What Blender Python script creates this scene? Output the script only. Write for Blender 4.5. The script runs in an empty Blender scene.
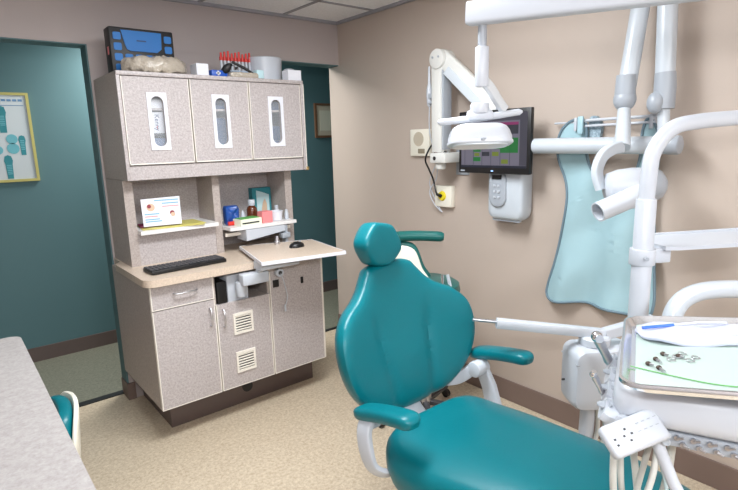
import bpy, bmesh, math, random
from mathutils import Vector, Matrix, noise
random.seed(7)
C = bpy.context.scene.collection
V = Vector

# ------------------------------------------------------------------ materials
MATS = {}
def mat(name, col, rough=.5, metal=0., speck=None, scale=200., bump=0., bscale=60., coat=0., emit=0., trans=0., alpha=1., sheen=0.):
    if name in MATS: return MATS[name]
    m = bpy.data.materials.new(name); m.use_nodes = True
    nt = m.node_tree; b = nt.nodes['Principled BSDF']
    b.inputs['Base Color'].default_value = (*col, 1)
    b.inputs['Roughness'].default_value = rough
    b.inputs['Metallic'].default_value = metal
    b.inputs['Coat Weight'].default_value = coat
    b.inputs['Coat Roughness'].default_value = .15
    b.inputs['Transmission Weight'].default_value = trans
    b.inputs['Alpha'].default_value = alpha
    b.inputs['Sheen Weight'].default_value = sheen
    if emit:
        b.inputs['Emission Color'].default_value = (*col, 1)
        b.inputs['Emission Strength'].default_value = emit
    tc = nt.nodes.new('ShaderNodeTexCoord')
    if speck:
        n1 = nt.nodes.new('ShaderNodeTexNoise'); n1.inputs['Scale'].default_value = scale
        n1.inputs['Detail'].default_value = 3; n1.inputs['Roughness'].default_value = .7
        n2 = nt.nodes.new('ShaderNodeTexNoise'); n2.inputs['Scale'].default_value = scale * .4
        n2.inputs['Detail'].default_value = 4
        nt.links.new(tc.outputs['Object'], n1.inputs['Vector']); nt.links.new(tc.outputs['Object'], n2.inputs['Vector'])
        ad = nt.nodes.new('ShaderNodeMath'); ad.operation = 'ADD'
        nt.links.new(n1.outputs['Fac'], ad.inputs[0]); nt.links.new(n2.outputs['Fac'], ad.inputs[1])
        r = nt.nodes.new('ShaderNodeValToRGB')
        r.color_ramp.elements[0].position = .36 * 1; r.color_ramp.elements[1].position = .64
        hf = nt.nodes.new('ShaderNodeMath'); hf.operation = 'MULTIPLY'; hf.inputs[1].default_value = .5
        nt.links.new(ad.outputs[0], hf.inputs[0]); nt.links.new(hf.outputs[0], r.inputs['Fac'])
        r.color_ramp.elements[0].color = (*speck, 1)
        r.color_ramp.elements[1].color = (*[min(1, 2 * c - s) for c, s in zip(col, speck)], 1)
        nt.links.new(r.outputs['Color'], b.inputs['Base Color'])
    if bump:
        n3 = nt.nodes.new('ShaderNodeTexNoise'); n3.inputs['Scale'].default_value = bscale
        n3.inputs['Detail'].default_value = 4
        nt.links.new(tc.outputs['Object'], n3.inputs['Vector'])
        bp = nt.nodes.new('ShaderNodeBump'); bp.inputs['Strength'].default_value = bump
        bp.inputs['Distance'].default_value = .01
        nt.links.new(n3.outputs['Fac'], bp.inputs['Height']); nt.links.new(bp.outputs['Normal'], b.inputs['Normal'])
    if 'vinyl' in name and 'teal' in name: b.inputs['Specular IOR Level'].default_value = .32
    MATS[name] = m
    return m

def s2l(*c):
    return tuple((x / 255 / 12.92) if x / 255 <= .04045 else ((x / 255 + .055) / 1.055) ** 2.4 for x in c)

wall_m = mat('mocha_wall_paint', s2l(184, 170, 159), .6, bump=.05, bscale=120)
wallb_m = mat('grey_wall_paint', s2l(176, 166, 164), .7, bump=.05, bscale=120)
teal_w = mat('teal_wall_paint', s2l(80, 113, 118), .6, bump=.04, bscale=120)
ceil_m = mat('ceiling_tile', s2l(240, 241, 244), .9, speck=s2l(232, 233, 236), scale=160)
grid_m = mat('ceiling_grid_metal', s2l(150, 150, 156), .5)
floor_m = mat('speckled_vinyl', s2l(196, 180, 157), .42, speck=s2l(174, 155, 131), scale=170)
hallf_m = mat('hall_vinyl', s2l(118, 118, 104), .5, speck=s2l(98, 98, 86), scale=170)
base_m = mat('brown_vinyl_base', s2l(94, 80, 76), .5)
baser_m = mat('taupe_vinyl_base', s2l(118, 100, 92), .5)
dark_m = mat('dark_rubber', s2l(26, 26, 28), .5)
lam_m = mat('pinkish_laminate', s2l(178, 170, 169), .42, speck=s2l(158, 148, 147), scale=240)
lamside_m = mat('tan_laminate', s2l(172, 161, 155), .42, speck=s2l(156, 144, 138), scale=240)
top_m = mat('worktop_laminate', s2l(204, 186, 168), .35, speck=s2l(192, 174, 156), scale=240)
ctr_m = mat('pale_grey_laminate', s2l(156, 151, 149), .45, speck=s2l(144, 138, 136), scale=150)
shelf_m = mat('white_shelf_laminate', s2l(226, 224, 222), .4)
band_m = mat('cream_edge_band', s2l(232, 226, 216), .4)
white_m = mat('white_plastic', s2l(190, 195, 203), .36, coat=.15)
pale_m = mat('pale_grey_enamel', s2l(188, 195, 202), .32, coat=.2)
grey_m = mat('grey_plastic', s2l(158, 164, 172), .35)
cream_m = mat('cream_plastic', s2l(230, 226, 212), .4)
creamarm_m = mat('cream_enamel', s2l(208, 208, 204), .35, coat=.2)
teal_m = mat('teal_vinyl', s2l(0, 104, 114), .36, bump=.03, bscale=90, coat=.08)
dteal_m = mat('dark_teal_vinyl', s2l(26, 92, 88), .33, coat=.1)
steel_m = mat('polished_steel', (.84, .86, .9), .24, 1.)
satin_m = mat('satin_steel', (.6, .6, .63), .32, 1.)
chrome_m = mat('chrome', (.85, .85, .87), .08, 1.)
black_m = mat('black_plastic', s2l(20, 20, 22), .35)
dgrey_m = mat('dark_grey_plastic', s2l(60, 60, 64), .45)
glass_m = mat('clear_glass', (.9, .95, 1), .03, trans=0, alpha=.12)
paper_m = mat('white_paper', s2l(222, 223, 230), .7)
apron_m = mat('pale_blue_vinyl', s2l(158, 190, 198), .5, bump=.05, bscale=40)
aprtrim_m = mat('grey_blue_binding', s2l(104, 126, 138), .6)
red_m = mat('red_plastic', s2l(206, 44, 36), .4)
pink_m = mat('pink_paper', s2l(236, 138, 140), .6)
blue_m = mat('bright_blue_plastic', s2l(0, 104, 178), .5)
navy_m = mat('blue_foil', s2l(24, 72, 150), .35, coat=.3)
green_m = mat('leaf_green_paper', s2l(90, 160, 80), .6)
yellow_m = mat('yellow_plastic', s2l(220, 200, 40), .5)
gold_m = mat('gilt_frame', s2l(178, 168, 96), .4)
wood_m = mat('brown_wood_frame', s2l(110, 80, 58), .5)
amber_m = mat('brown_glass', s2l(92, 44, 22), .15, coat=.4)
tpaper_m = mat('teal_print', s2l(40, 128, 138), .6)
navyp_m = mat('navy_print', s2l(44, 70, 110), .6)
purple_m = mat('violet_print', s2l(112, 96, 160), .6)
skin_m = mat('peach_print', s2l(208, 178, 150), .6)
maroon_m = mat('maroon_print', s2l(140, 50, 60), .6)
bag_m = mat('crinkled_clear_bag', s2l(176, 166, 152), .14, bump=1., bscale=55, coat=.5)
mint_m = mat('mint_paper', s2l(170, 186, 180), .7)
nap_m = mat('napkin_paper', s2l(186, 190, 208), .8, bump=.3, bscale=30)
kraft_m = mat('yellow_folder', s2l(206, 196, 110), .6)
gum_m = mat('hose_grey', s2l(196, 196, 190), .45)

# ------------------------------------------------------------------ mesh builder
def spline(pts, n=8, closed=False):
    P = [V(p) for p in pts]; out = []; N = len(P)
    rng = range(N) if closed else range(N - 1)
    for i in rng:
        if closed: a, b, c, d = P[i - 1], P[i], P[(i + 1) % N], P[(i + 2) % N]
        else: a, b, c, d = P[max(i - 1, 0)], P[i], P[i + 1], P[min(i + 2, N - 1)]
        for k in range(n):
            t = k / n
            out.append(.5 * ((2 * b) + (c - a) * t + (2 * a - 5 * b + 4 * c - d) * t * t + (3 * b - a - 3 * c + d) * t ** 3))
    if not closed: out.append(P[-1])
    return out

class MB:
    def __init__(s): s.bm = bmesh.new(); s.mi = 0
    def _tag(s, faces):
        for f in faces: f.material_index = s.mi
    def slot(s, i): s.mi = i; return s
    def box(s, c, size, bev=0., rot=None, seg=2):
        M = Matrix.Translation(V(c)) @ (rot.to_4x4() if rot else Matrix()) @ Matrix.Diagonal((*size, 1))
        r = bmesh.ops.create_cube(s.bm, size=1, matrix=M)
        fs = {f for v in r['verts'] for f in v.link_faces}; s._tag(fs)
        if bev:
            es = list({e for v in r['verts'] for e in v.link_edges})
            q = bmesh.ops.bevel(s.bm, geom=es, offset=bev, segments=seg, affect='EDGES', profile=.5)
            s._tag(q['faces'])
        return s
    def bx(s, x0, x1, y0, y1, z0, z1, bev=0.):
        return s.box(((x0 + x1) / 2, (y0 + y1) / 2, (z0 + z1) / 2), (abs(x1 - x0), abs(y1 - y0), abs(z1 - z0)), bev)
    def tube(s, pts, r, n=12, cap=True, sq=None, up=None, e=.35):
        """sweep a circle (or a sq=(w,h) rounded rectangle) along points"""
        P = [V(p) for p in pts]; R = r if isinstance(r, (list, tuple)) else [r] * len(P)
        u = None; rings = []
        for i, p in enumerate(P):
            t = (P[min(i + 1, len(P) - 1)] - P[max(i - 1, 0)]).normalized()
            if u is None:
                a = V(up) if up else (V((0, 0, 1)) if abs(t.z) < .9 else V((1, 0, 0)))
                u = (a - t * a.dot(t)).normalized()
            else: u = (u - t * u.dot(t)).normalized()
            w = t.cross(u); ring = []
            for k in range(n):
                a = 2 * math.pi * k / n
                if sq:
                    ca, sa = math.cos(a), math.sin(a)
                    dx = math.copysign(abs(ca) ** e, ca) * sq[0] / 2; dy = math.copysign(abs(sa) ** e, sa) * sq[1] / 2
                    ring.append(s.bm.verts.new(p + w * dx * R[i] + u * dy * R[i]))
                else: ring.append(s.bm.verts.new(p + (u * math.cos(a) + w * math.sin(a)) * R[i]))
            rings.append(ring)
        fs = []
        for a, b in zip(rings, rings[1:]):
            for k in range(n): fs.append(s.bm.faces.new((a[k], a[(k + 1) % n], b[(k + 1) % n], b[k])))
        if cap: fs.append(s.bm.faces.new(rings[0][::-1])); fs.append(s.bm.faces.new(rings[-1]))
        s._tag(fs); return s
    def cyl(s, a, b, r0, r1=None, n=24, bev=.0):
        a, b = V(a), V(b); r1 = r0 if r1 is None else r1
        if bev:
            d = (b - a).normalized() * bev
            return s.tube([a, a + d * .3, a + d, b - d, b - d * .3, b], [r0 - bev, r0 - bev * .3, r0, r1, r1 - bev * .3, r1 - bev], n)
        return s.tube([a, b], [r0, r1], n)
    def lathe(s, c, prof, n=28, axis=(0, 0, 1)):
        q = V((0, 0, 1)).rotation_difference(V(axis)).to_matrix(); rings = []
        for (r, z) in prof:
            rings.append([s.bm.verts.new(V(c) + q @ V((r * math.cos(2 * math.pi * k / n), r * math.sin(2 * math.pi * k / n), z))) for k in range(n)])
        fs = []
        for a, b in zip(rings, rings[1:]):
            for k in range(n): fs.append(s.bm.faces.new((a[k], a[(k + 1) % n], b[(k + 1) % n], b[k])))
        fs.append(s.bm.faces.new(rings[0][::-1])); fs.append(s.bm.faces.new(rings[-1]))
        s._tag(fs); return s
    def prism(s, outer, t, O=(0, 0, 0), U=(1, 0, 0), W=(0, 0, 1), holes=(), bend=None):
        """planar outline(s) in the U,W plane at O, thickened by t along U x W"""
        O, U, W = V(O), V(U).normalized(), V(W).normalized(); N = U.cross(W)
        layers = []
        for off in (0, t):
            edges = []; loops = []
            for lp in [outer] + list(holes):
                vs = [s.bm.verts.new(O + U * p[0] + W * p[1] + N * off) for p in lp]
                loops.append(vs); edges += [s.bm.edges.new((vs[i], vs[(i + 1) % len(vs)])) for i in range(len(vs))]
            g = bmesh.ops.triangle_fill(s.bm, use_beauty=True, edges=edges)
            s._tag([f for f in g['geom'] if isinstance(f, bmesh.types.BMFace)])
            layers.append(loops)
        for a, b in zip(*layers):
            m = len(a)
            s._tag([s.bm.faces.new((a[i], a[(i + 1) % m], b[(i + 1) % m], b[i])) for i in range(m)])
        return s
    def pad(s, outline, t, O, U, W, bend=None, prof=None, cen=None):
        """upholstered cushion: closed smooth outline, rounded rim; front towards U x W"""
        O, U, W = V(O), V(U).normalized(), V(W).normalized(); N = U.cross(W)
        pts = outline; n = len(pts)
        cu, cv = cen if cen else (sum(p[0] for p in pts) / n, sum(p[1] for p in pts) / n)
        prof = prof or [(.5, -.5), (.8, -.5), (.93, -.46), (.98, -.34), (1, -.1), (1, .12), (.985, .3), (.955, .41), (.9, .475), (.8, .5), (.6, .52), (.4, .53), (.2, .53)]
        rings = []
        for sc, d in prof:
            ring = []
            for p in pts:
                a, b = cu + (p[0] - cu) * sc, cv + (p[1] - cv) * sc
                off = d * t + (bend(a, b) if bend else 0)
                ring.append(s.bm.verts.new(O + U * a + W * b + N * off))
            rings.append(ring)
        fs = []
        for a, b in zip(rings, rings[1:]):
            for k in range(n): fs.append(s.bm.faces.new((a[k], a[(k + 1) % n], b[(k + 1) % n], b[k])))
        for ring, d in ((rings[0], prof[0][1]), (rings[-1], prof[-1][1])):
            c = s.bm.verts.new(O + U * cu + W * cv + N * (d * t + (bend(cu, cv) if bend else 0)))
            for k in range(n): fs.append(s.bm.faces.new((ring[k], ring[(k + 1) % n], c)))
        s._tag(fs); return s
    def sphere(s, c, r, rot=None, n=20):
        r = r if isinstance(r, (tuple, list)) else (r, r, r)
        M = Matrix.Translation(V(c)) @ (rot.to_4x4() if rot else Matrix()) @ Matrix.Diagonal((*r, 1))
        g = bmesh.ops.create_uvsphere(s.bm, u_segments=n, v_segments=n // 2 + 2, radius=1, matrix=M)
        s._tag({f for v in g['verts'] for f in v.link_faces}); return s
    def text(s, body, size, O, U, W, t=.0006):
        cu = bpy.data.curves.new('txt', 'FONT'); cu.body = body; cu.size = size; cu.align_x = 'CENTER'; cu.align_y = 'CENTER'; cu.extrude = t
        cu.resolution_u = 3
        ob = bpy.data.objects.new('txt', cu); me = bpy.data.meshes.new_from_object(ob)
        O, U, W = V(O), V(U).normalized(), V(W).normalized(); N = U.cross(W)
        vs = [s.bm.verts.new(O + U * v.co.x + W * v.co.y + N * v.co.z) for v in me.vertices]
        for p in me.polygons:
            try: s._tag([s.bm.faces.new([vs[i] for i in p.vertices])])
            except ValueError: pass
        bpy.data.objects.remove(ob); bpy.data.curves.remove(cu); bpy.data.meshes.remove(me)
        return s
    def build(s, name, mats, parent=None, label=None, smooth=True, kind=None):
        bm = s.bm
        bmesh.ops.remove_doubles(bm, verts=bm.verts, dist=1e-6)
        bmesh.ops.recalc_face_normals(bm, faces=bm.faces)
        lo = [min(v.co[i] for v in bm.verts) for i in range(3)]; hi = [max(v.co[i] for v in bm.verts) for i in range(3)]
        c = V([(a + b) / 2 for a, b in zip(lo, hi)])
        if parent is None: c.z = lo[2]
        bmesh.ops.translate(bm, verts=bm.verts, vec=-c)
        me = bpy.data.meshes.new(name); bm.to_mesh(me); bm.free()
        for m in (mats if isinstance(mats, (list, tuple)) else [mats]): me.materials.append(m)
        if smooth:
            me.polygons.foreach_set('use_smooth', [True] * len(me.polygons))
            me.set_sharp_from_angle(angle=math.radians(38))
        o = bpy.data.objects.new(name, me); C.objects.link(o)
        o.location = c
        if parent is not None:
            o.parent = parent
            o.location = c - V(parent['w']) 
        o['w'] = c[:]
        if label: o['label'] = label
        if kind: o['kind'] = kind
        return o

def thing(name, label, cat, loc, group=None):
    o = bpy.data.objects.new(name, None); C.objects.link(o); o.empty_display_size = .05
    o.location = loc; o['w'] = V(loc)[:]; o['label'] = label; o['category'] = cat
    if group: o['group'] = group
    return o
def tag(o, label, cat, group=None):
    o['label'] = label; o['category'] = cat
    if group: o['group'] = group
    return o
def struct(name, mb, m, smooth=False, parent=None):
    return mb.build(name, m, parent, smooth=smooth, kind='structure')
def dup(root, loc, label):
    r = root.copy(); C.objects.link(r); r.location = loc; r['label'] = label
    for ch in list(root.children):
        c = ch.copy(); C.objects.link(c); c.parent = r
        for g in list(ch.children):
            d = g.copy(); C.objects.link(d); d.parent = c
    return r
def stadium(cx, cz, w, h, n=10):
    r = w / 2; out = []
    for k in range(n + 1): a = math.pi * k / n; out.append((cx + r * math.cos(a), cz + h / 2 - r + r * math.sin(a)))
    for k in range(n + 1): a = math.pi + math.pi * k / n; out.append((cx + r * math.cos(a), cz - h / 2 + r + r * math.sin(a)))
    return out
def rrect(x0, x1, y0, y1, r, n=5):
    out = []
    for cx, cy, a0 in ((x1 - r, y1 - r, 0), (x0 + r, y1 - r, 90), (x0 + r, y0 + r, 180), (x1 - r, y0 + r, 270)):
        for k in range(n + 1):
            a = math.radians(a0 + 90 * k / n); out.append((cx + r * math.cos(a), cy + r * math.sin(a)))
    return out
def rect(x0, x1, y0, y1): return [(x0, y0), (x1, y0), (x1, y1), (x0, y1)]

# ------------------------------------------------------------------ room
XR, YB, ZC, ZH = 2.52, 3.40, 2.47, 2.16
XL, YF = -.62, -2.7
YB2 = YB + .13
struct('floor', MB().bx(XL - .1, XR + .13, YF - .1, YB2, -.1, 0), floor_m)
struct('trim_1', MB().bx(-.35, .766, YB2 - .02, YB2 + .035, -.098, .006).bx(2.0, 3.4, YB2 - .0, YB2 + .035, -.098, .006), dark_m)
struct('floor_hall', MB().bx(-1.2, 4.4, YB2 + .035, 4.62, -.1, 0), hallf_m)
struct('wall_hall', MB().bx(-1.2, 4.4, 4.55, 4.65, 0, ZC), teal_w)
struct('wall_hall_left', MB().bx(-1.3, -1.2, YB2, 4.65, 0, ZC), teal_w)
struct('wall_hall_right', MB().bx(4.4, 4.5, YB2, 4.65, 0, ZC), teal_w)
struct('ceiling_hall', MB().bx(-1.2, 4.4, YB2, 4.65, ZC, ZC + .06), ceil_m)
# back wall: header over both openings, stub behind the cabinet, piece on the far left
struct('wall_back', MB().bx(XL - .1, XR, YB, YB2 - .012, ZH, ZC).bx(.766, 2.0, YB, YB2 - .012, 0, ZH + .001).bx(XL - .1, -.35, YB, YB2 - .012, 0, ZH + .001), wallb_m)
struct('wall_back_hall_side', MB().bx(-1.2, XR + .13, YB2 - .012, YB2, ZH, ZC).bx(.766, 2.0, YB2 - .012, YB2, 0, ZH).bx(-1.2, -.35, YB2 - .012, YB2, 0, ZH), teal_w)
struct('trim_2', MB().bx(-.35, .766, YB + .004, YB2, ZH - .006, ZH + .002).bx(.758, .768, YB + .004, YB2, .11, ZH - .006), teal_w)
struct('trim_3', MB().bx(2.0, XR, YB + .004, YB2, ZH - .006, ZH + .002), teal_w)
struct('wall_right', MB().bx(XR, XR + .13, YF - .1, YB2, 0, ZC), wall_m)
struct('wall_right_hall', MB().bx(XR + .13, 4.4, YB2 - .1, YB2, 0, ZC), teal_w)
struct('wall_left', MB().bx(XL - .1, XL, YF - .1, YB, 0, ZC), wallb_m)
struct('wall_front', MB().bx(XL, XR, YF - .1, YF, 0, ZC), wallb_m)
struct('ceiling', MB().bx(XL - .1, XR + .13, YF - .1, YB2, ZC, ZC + .06), ceil_m)
g = MB()
for k in range(-4, 1): g.bx(2.048 + .61 * k - .012, 2.048 + .61 * k + .012, YF, YB, ZC - .006, ZC + .001)
for k in range(-9, 1): g.bx(XL, XR, 2.955 + .61 * k - .012, 2.955 + .61 * k + .012, ZC - .006, ZC + .001)
struct('trim_4', g, grid_m)
struct('trim_5', MB().bx(XL, XR, YB - .02, YB, ZC - .02, ZC).bx(XR - .02, XR, YF, YB, ZC - .02, ZC), grid_m)
struct('baseboard_right', MB().bx(XR - .01, XR, YF, YB2, 0, .13, .003), baser_m)
struct('baseboard_back', MB().bx(.756, .80, YB - .01, YB, 0, .11).bx(.752, .766, YB - .01, YB2, 0, .11).bx(1.9, 2.0, YB - .01, YB, 0, .11), baser_m)
struct('baseboard_hall', MB().bx(-1.2, 4.4, 4.538, 4.55, 0, .11), base_m)

def ceiling_light(x, y, label, power):
    t = thing('ceiling_light', label, 'ceiling light', (x, y, ZC - .03), 'ceiling light panels')
    MB().prism(rect(x - .6, x + .6, y - .3, y + .3), .03, (0, 0, ZC - .031), (1, 0, 0), (0, 1, 0), holes=[rect(x - .56, x + .56, y - .26, y + .26)]).build('light_frame', white_m, t, smooth=False)
    MB().bx(x - .555, x + .555, y - .255, y + .255, ZC - .02, ZC - .008).build('diffuser', mat('light_diffuser', (1, 1, 1), .5, emit=3), t, smooth=False)
    L = bpy.data.lights.new('panel_light', 'AREA'); L.shape = 'RECTANGLE'; L.size = 1.1; L.size_y = .5; L.energy = power; L.color = (.92, .965, 1)
    o = bpy.data.objects.new('panel_light', L); C.objects.link(o); o.location = (x, y, ZC - .04)
    return t
ceiling_light(1.05, 1.6, 'white ceiling light panel between the counter and the cabinets', 50)
ceiling_light(1.55, -1.3, 'added unseen ceiling light panel near the mocha wall', 32)  # unseen panel, added to brighten the right wall
ceiling_light(.1, -1.6, 'added unseen ceiling light panel near the front wall', 75)  # unseen panel, added as broad fill from behind the view
L = bpy.data.lights.new('hall_fill', 'AREA'); L.size = .6; L.energy = 45; L.color = (1, .98, .95)  # added area lamp without a fixture, brightens the teal hall
o = bpy.data.objects.new('hall_fill', L); C.objects.link(o); o.location = (1.5, 4.1, ZC - .03)
# the photographer's flash, just above the camera
L = bpy.data.lights.new('camera_flash', 'AREA'); L.shape = 'DISK'; L.size = .09; L.energy = 13; L.color = (.97, .98, 1)
o = bpy.data.objects.new('camera_flash', L); C.objects.link(o); o.location = (-.05, -.06, 1.84)
o.rotation_euler = V((.62, .76, -.10)).to_track_quat('-Z', 'Y').to_euler()

# ------------------------------------------------------------------ base cabinet
BX0, BX1, BYF, BZ0, BZ1 = .753, 1.80, 2.69, .205, .888
base = thing('base_cabinet', 'grey pink laminate base cabinet on a dark brown plinth by the back wall', 'cabinet', (1.27, 3.05, 0))
MB().bx(BX0 + .09, BX1 + .005, 2.865, YB - .005, 0, BZ0, .002).build('plinth', base_m, base, 'dark brown plinth')
m = MB()
m.bx(BX0, BX0 + .018, BYF + .02, YB - .002, BZ0, BZ1).bx(BX1 - .018, BX1, BYF + .02, YB - .002, BZ0, BZ1)
m.bx(BX0 + .018, BX1 - .018, BYF + .02, YB - .002, BZ0, BZ0 + .018).bx(BX0 + .018, BX1 - .018, YB - .02, YB - .002, BZ0 + .018, BZ1)
m.bx(BX0 + .018, BX1 - .018, BYF + .02, BYF + .1, BZ1 - .018, BZ1).bx(1.085, 1.103, BYF + .02, YB - .02, BZ0 + .018, BZ1 - .018).bx(1.42, 1.438, BYF + .02, YB - .02, BZ0 + .018, BZ1 - .018)
m.bx(1.103, 1.42, BYF + .02, YB - .02, .69, .708)
m.build('carcass', lamside_m, base, smooth=False)
def front(name, x0, x1, z0, z1, holes=(), lab=None, edge=True):
    p = MB().prism(rect(x0 + .006, x1 - .006, z0, z1), .02, (0, BYF + .02, 0), (1, 0, 0), (0, 0, 1), holes).build(name, lam_m, base, lab, smooth=False)
    if edge:
        MB().bx(x0 + .001, x0 + .006, BYF, BYF + .02, z0, z1).bx(x1 - .006, x1 - .001, BYF, BYF + .02, z0, z1).bx(x0 + .001, x1 - .001, BYF, BYF + .02, z0 - .005, z0).build('edge_banding', band_m, p, 'cream edge banding', smooth=False)
    return p
def bar_handle(par, x, z, vert=True, L=.1):
    m = MB(); y = BYF - .028; d = V((0, 0, 1)) if vert else V((1, 0, 0)); c = V((x, y, z))
    pts = [c - d * L / 2 + V((0, .028, 0)), c - d * L / 2 + V((0, .008, 0)), c - d * (L / 2 - .01), c + d * (L / 2 - .01), c + d * L / 2 + V((0, .008, 0)), c + d * L / 2 + V((0, .028, 0))]
    m.tube(pts, .0045, 8).build('handle', satin_m, par, 'brushed metal handle')
d1 = front('drawer', .753, 1.088, .762, .885); bar_handle(d1, .93, .832, False, .12)
d2 = front('door', .753, 1.088, .21, .752); bar_handle(d2, 1.055, .66)
d3 = front('door', 1.092, 1.425, .21, .715); bar_handle(d3, 1.128, .635)
d4 = front('door', 1.429, 1.80, .21, .885, lab='right door with black latch slots')
MB().bx(1.792, 1.806, BYF - .002, BYF + .03, .205, .886, .003).build('edge_guard', band_m, d4, 'cream corner guard strip')
for z0, z1 in ((.521, .645), (.29, .415)):
    x0, x1 = 1.185, 1.305
    m = MB().prism(rect(x0, x1, z0, z1), .008, (0, BYF, 0), (1, 0, 0), (0, 0, 1), [rect(x0 + .012, x1 - .012, z0 + .015, z1 - .015)])
    for k in range(6):
        z = z0 + .024 + k * (z1 - z0 - .036) / 5.6; m.box(((x0 + x1) / 2, BYF - .004, z), (x1 - x0 - .02, .006, .0065), rot=Matrix.Rotation(.5, 3, 'X'))
    v = m.build('vent_grille', band_m, d3, 'cream louvred vent grille', smooth=False)
for z0 in (.305, .536): MB().bx(1.197, 1.293, BYF - .001, BYF, z0, z0 + .095).build('vent_opening', dgrey_m, d3, smooth=False)
MB().bx(1.45, 1.49, BYF - .003, BYF + .001, .745, .79, .001).build('latch', black_m, d4, 'square black latch')
MB().bx(1.642, 1.660, BYF - .003, BYF + .001, .735, .775, .001).build('latch', black_m, d4, 'narrow black latch slot')
MB().cyl((1.32, 2.866, .1), (1.32, 2.858, .1), .034, n=28).build('cable_grommet', dark_m, base, 'round black cable grommet in the plinth')
# open niche: black thing and white housing inside
MB().bx(1.11, 1.168, 2.70, 3.1, .709, .84, .006).build('power_supply', black_m, base, 'black power block in the open niche')
MB().bx(1.172, 1.30, 2.705, 3.0, .709, .866, .008).build('niche_housing', white_m, base, 'white plastic housing in the open niche')

# worktop
wt = [(BX0 - .045 + .05 * (1 - math.cos(a)), 2.65 + .05 * (1 - math.sin(a))) for a in [math.pi / 2 * k / 8 for k in range(9)]]
wt = [(p[0], p[1]) for p in wt]
outline = wt + [(BX1 + .01, 2.65), (BX1 + .01, YB - .002), (BX0 - .045, YB - .002)]
# order the front-left corner arc from left side to front
arc = [(BX0 - .045 + .06 - .06 * math.cos(a), 2.65 + .06 - .06 * math.sin(a)) for a in [math.pi / 2 * k / 8 for k in range(9)]]
outline = [(a + .018, b) for a, b in arc] + [(BX1 + .0, 2.65), (BX1 + .0, YB - .002), (.768, YB - .002), (.768, 3.26), (BX0 - .027, 3.2)]
tag(MB().prism(outline, .038, (0, 0, .89), (1, 0, 0), (0, 1, 0)).build('worktop', top_m), 'beige laminate worktop with rounded corner on the base cabinet', 'worktop')
WZ = .928

# hutch
HX0, HX1, HYF, HZ1 = .775, 1.825, 3.04, 1.408
h = thing('hutch', 'open laminate hutch with two bays between worktop and wall cabinet', 'shelf unit', (1.32, 3.2, WZ))
for x0, x1 in ((HX0, HX0 + .05), (HX1 - .05, HX1)): MB().bx(x0, x1, HYF, YB - .002, WZ, HZ1).build('side_panel', lamside_m, h, smooth=False)
MB().bx(1.275, 1.32, HYF, 3.28, WZ, HZ1).build('divider', lamside_m, h, smooth=False)
MB().bx(HX0 + .05, HX1 - .05, 3.28, 3.30, WZ, HZ1).build('back_panel', lam_m, h, smooth=False)
MB().bx(HX0 + .05, 1.275, HYF + .005, HYF + .025, WZ, 1.105).build('lower_panel', lam_m, h, smooth=False)
MB().prism([(.826, 2.985), (1.274, 2.985), (1.274, 3.28), (.826, 3.28)], .022, (0, 0, 1.107), (1, 0, 0), (0, 1, 0)).build('shelf', shelf_m, h, 'cream shelf of the left bay', smooth=False)
MB().prism([(1.321, 2.93), (1.782, 2.93), (1.774, 3.28), (1.321, 3.28)], .02, (0, 0, 1.072), (1, 0, 0), (0, 1, 0)).build('shelf', shelf_m, h, 'cream pull-out shelf of the right bay', smooth=False)
MB().bx(1.321, 1.774, 3.0, 3.015, 1.03, 1.05).build('shelf_rail', band_m, h, smooth=False)
MB().prism([(0, .0), (.27, .032), (.27, .069), (0, .069)], -.13, (1.42, 2.925, 1.0), (1, 0, 0), (0, 0, 1)).build('underslung_drawer', white_m, h, 'white drawer hung under the right shelf', smooth=False)
MB().bx(1.70, 1.72, 2.94, 2.99, .95, 1.068, .004).box((1.70, 2.95, 1.0), (.06, .05, .035), .004).build('shelf_bracket', grey_m, h, 'grey metal bracket')
LZ, RZ = 1.129, 1.092

# wall cabinet
UX0, UX1, UYF, UZ0, UZ1 = .776, 1.885, 2.94, 1.41, 1.965
u = thing('wall_cabinet', 'laminate wall cabinet with three doors and slotted windows', 'cabinet', (1.335, 3.17, UZ0))
for x0, x1 in ((UX0, UX0 + .018), (UX1 - .018, UX1)): MB().bx(x0, x1, UYF, YB - .002, UZ0, UZ1).build('side_panel', lamside_m, u, smooth=False)
m = MB().bx(UX0 + .018, UX1 - .018, UYF, YB - .002, UZ1 - .02, UZ1).bx(UX0 + .018, UX1 - .018, UYF + .03, YB - .02, 1.485, 1.50).bx(UX0 + .018, UX1 - .018, YB - .02, YB - .002, 1.5, UZ1 - .02)
m.bx(UX0 + .018, UX1 - .018, UYF + .03, YB - .02, 1.775, 1.787); m.build('carcass', lam_m, u, smooth=False)
MB().bx(UX0 + .018, UX1 - .018, UYF + .012, UYF + .03, UZ0, 1.485).build('valance', lam_m, u, smooth=False)
for x0, x1 in ((UX0 - .001, UX0 + .018), (UX1 - .018, UX1 + .001)): MB().bx(x0, x1, UYF - .008, UYF, UZ0, UZ1, .003).build('edge_banding', lam_m, u)
MB().bx(UX0, UX1, UYF - .012, UYF + .02, UZ1 - .02, UZ1 + .002, .004).build('top_edge', lam_m, u)
MB().bx(UX1 - .002, UX1 + .003, UYF - .009, UYF + .002, UZ0 + .02, UZ1 - .02).build('edge_banding', band_m, u, smooth=False)
MB().box((UX1 + .006, UYF + .005, UZ0 + .008), (.022, .03, .022), .004).build('corner_latch', mat('brass', (.8, .6, .3), .3, 1.), u, 'small brass latch on the corner')
winx = []
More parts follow.
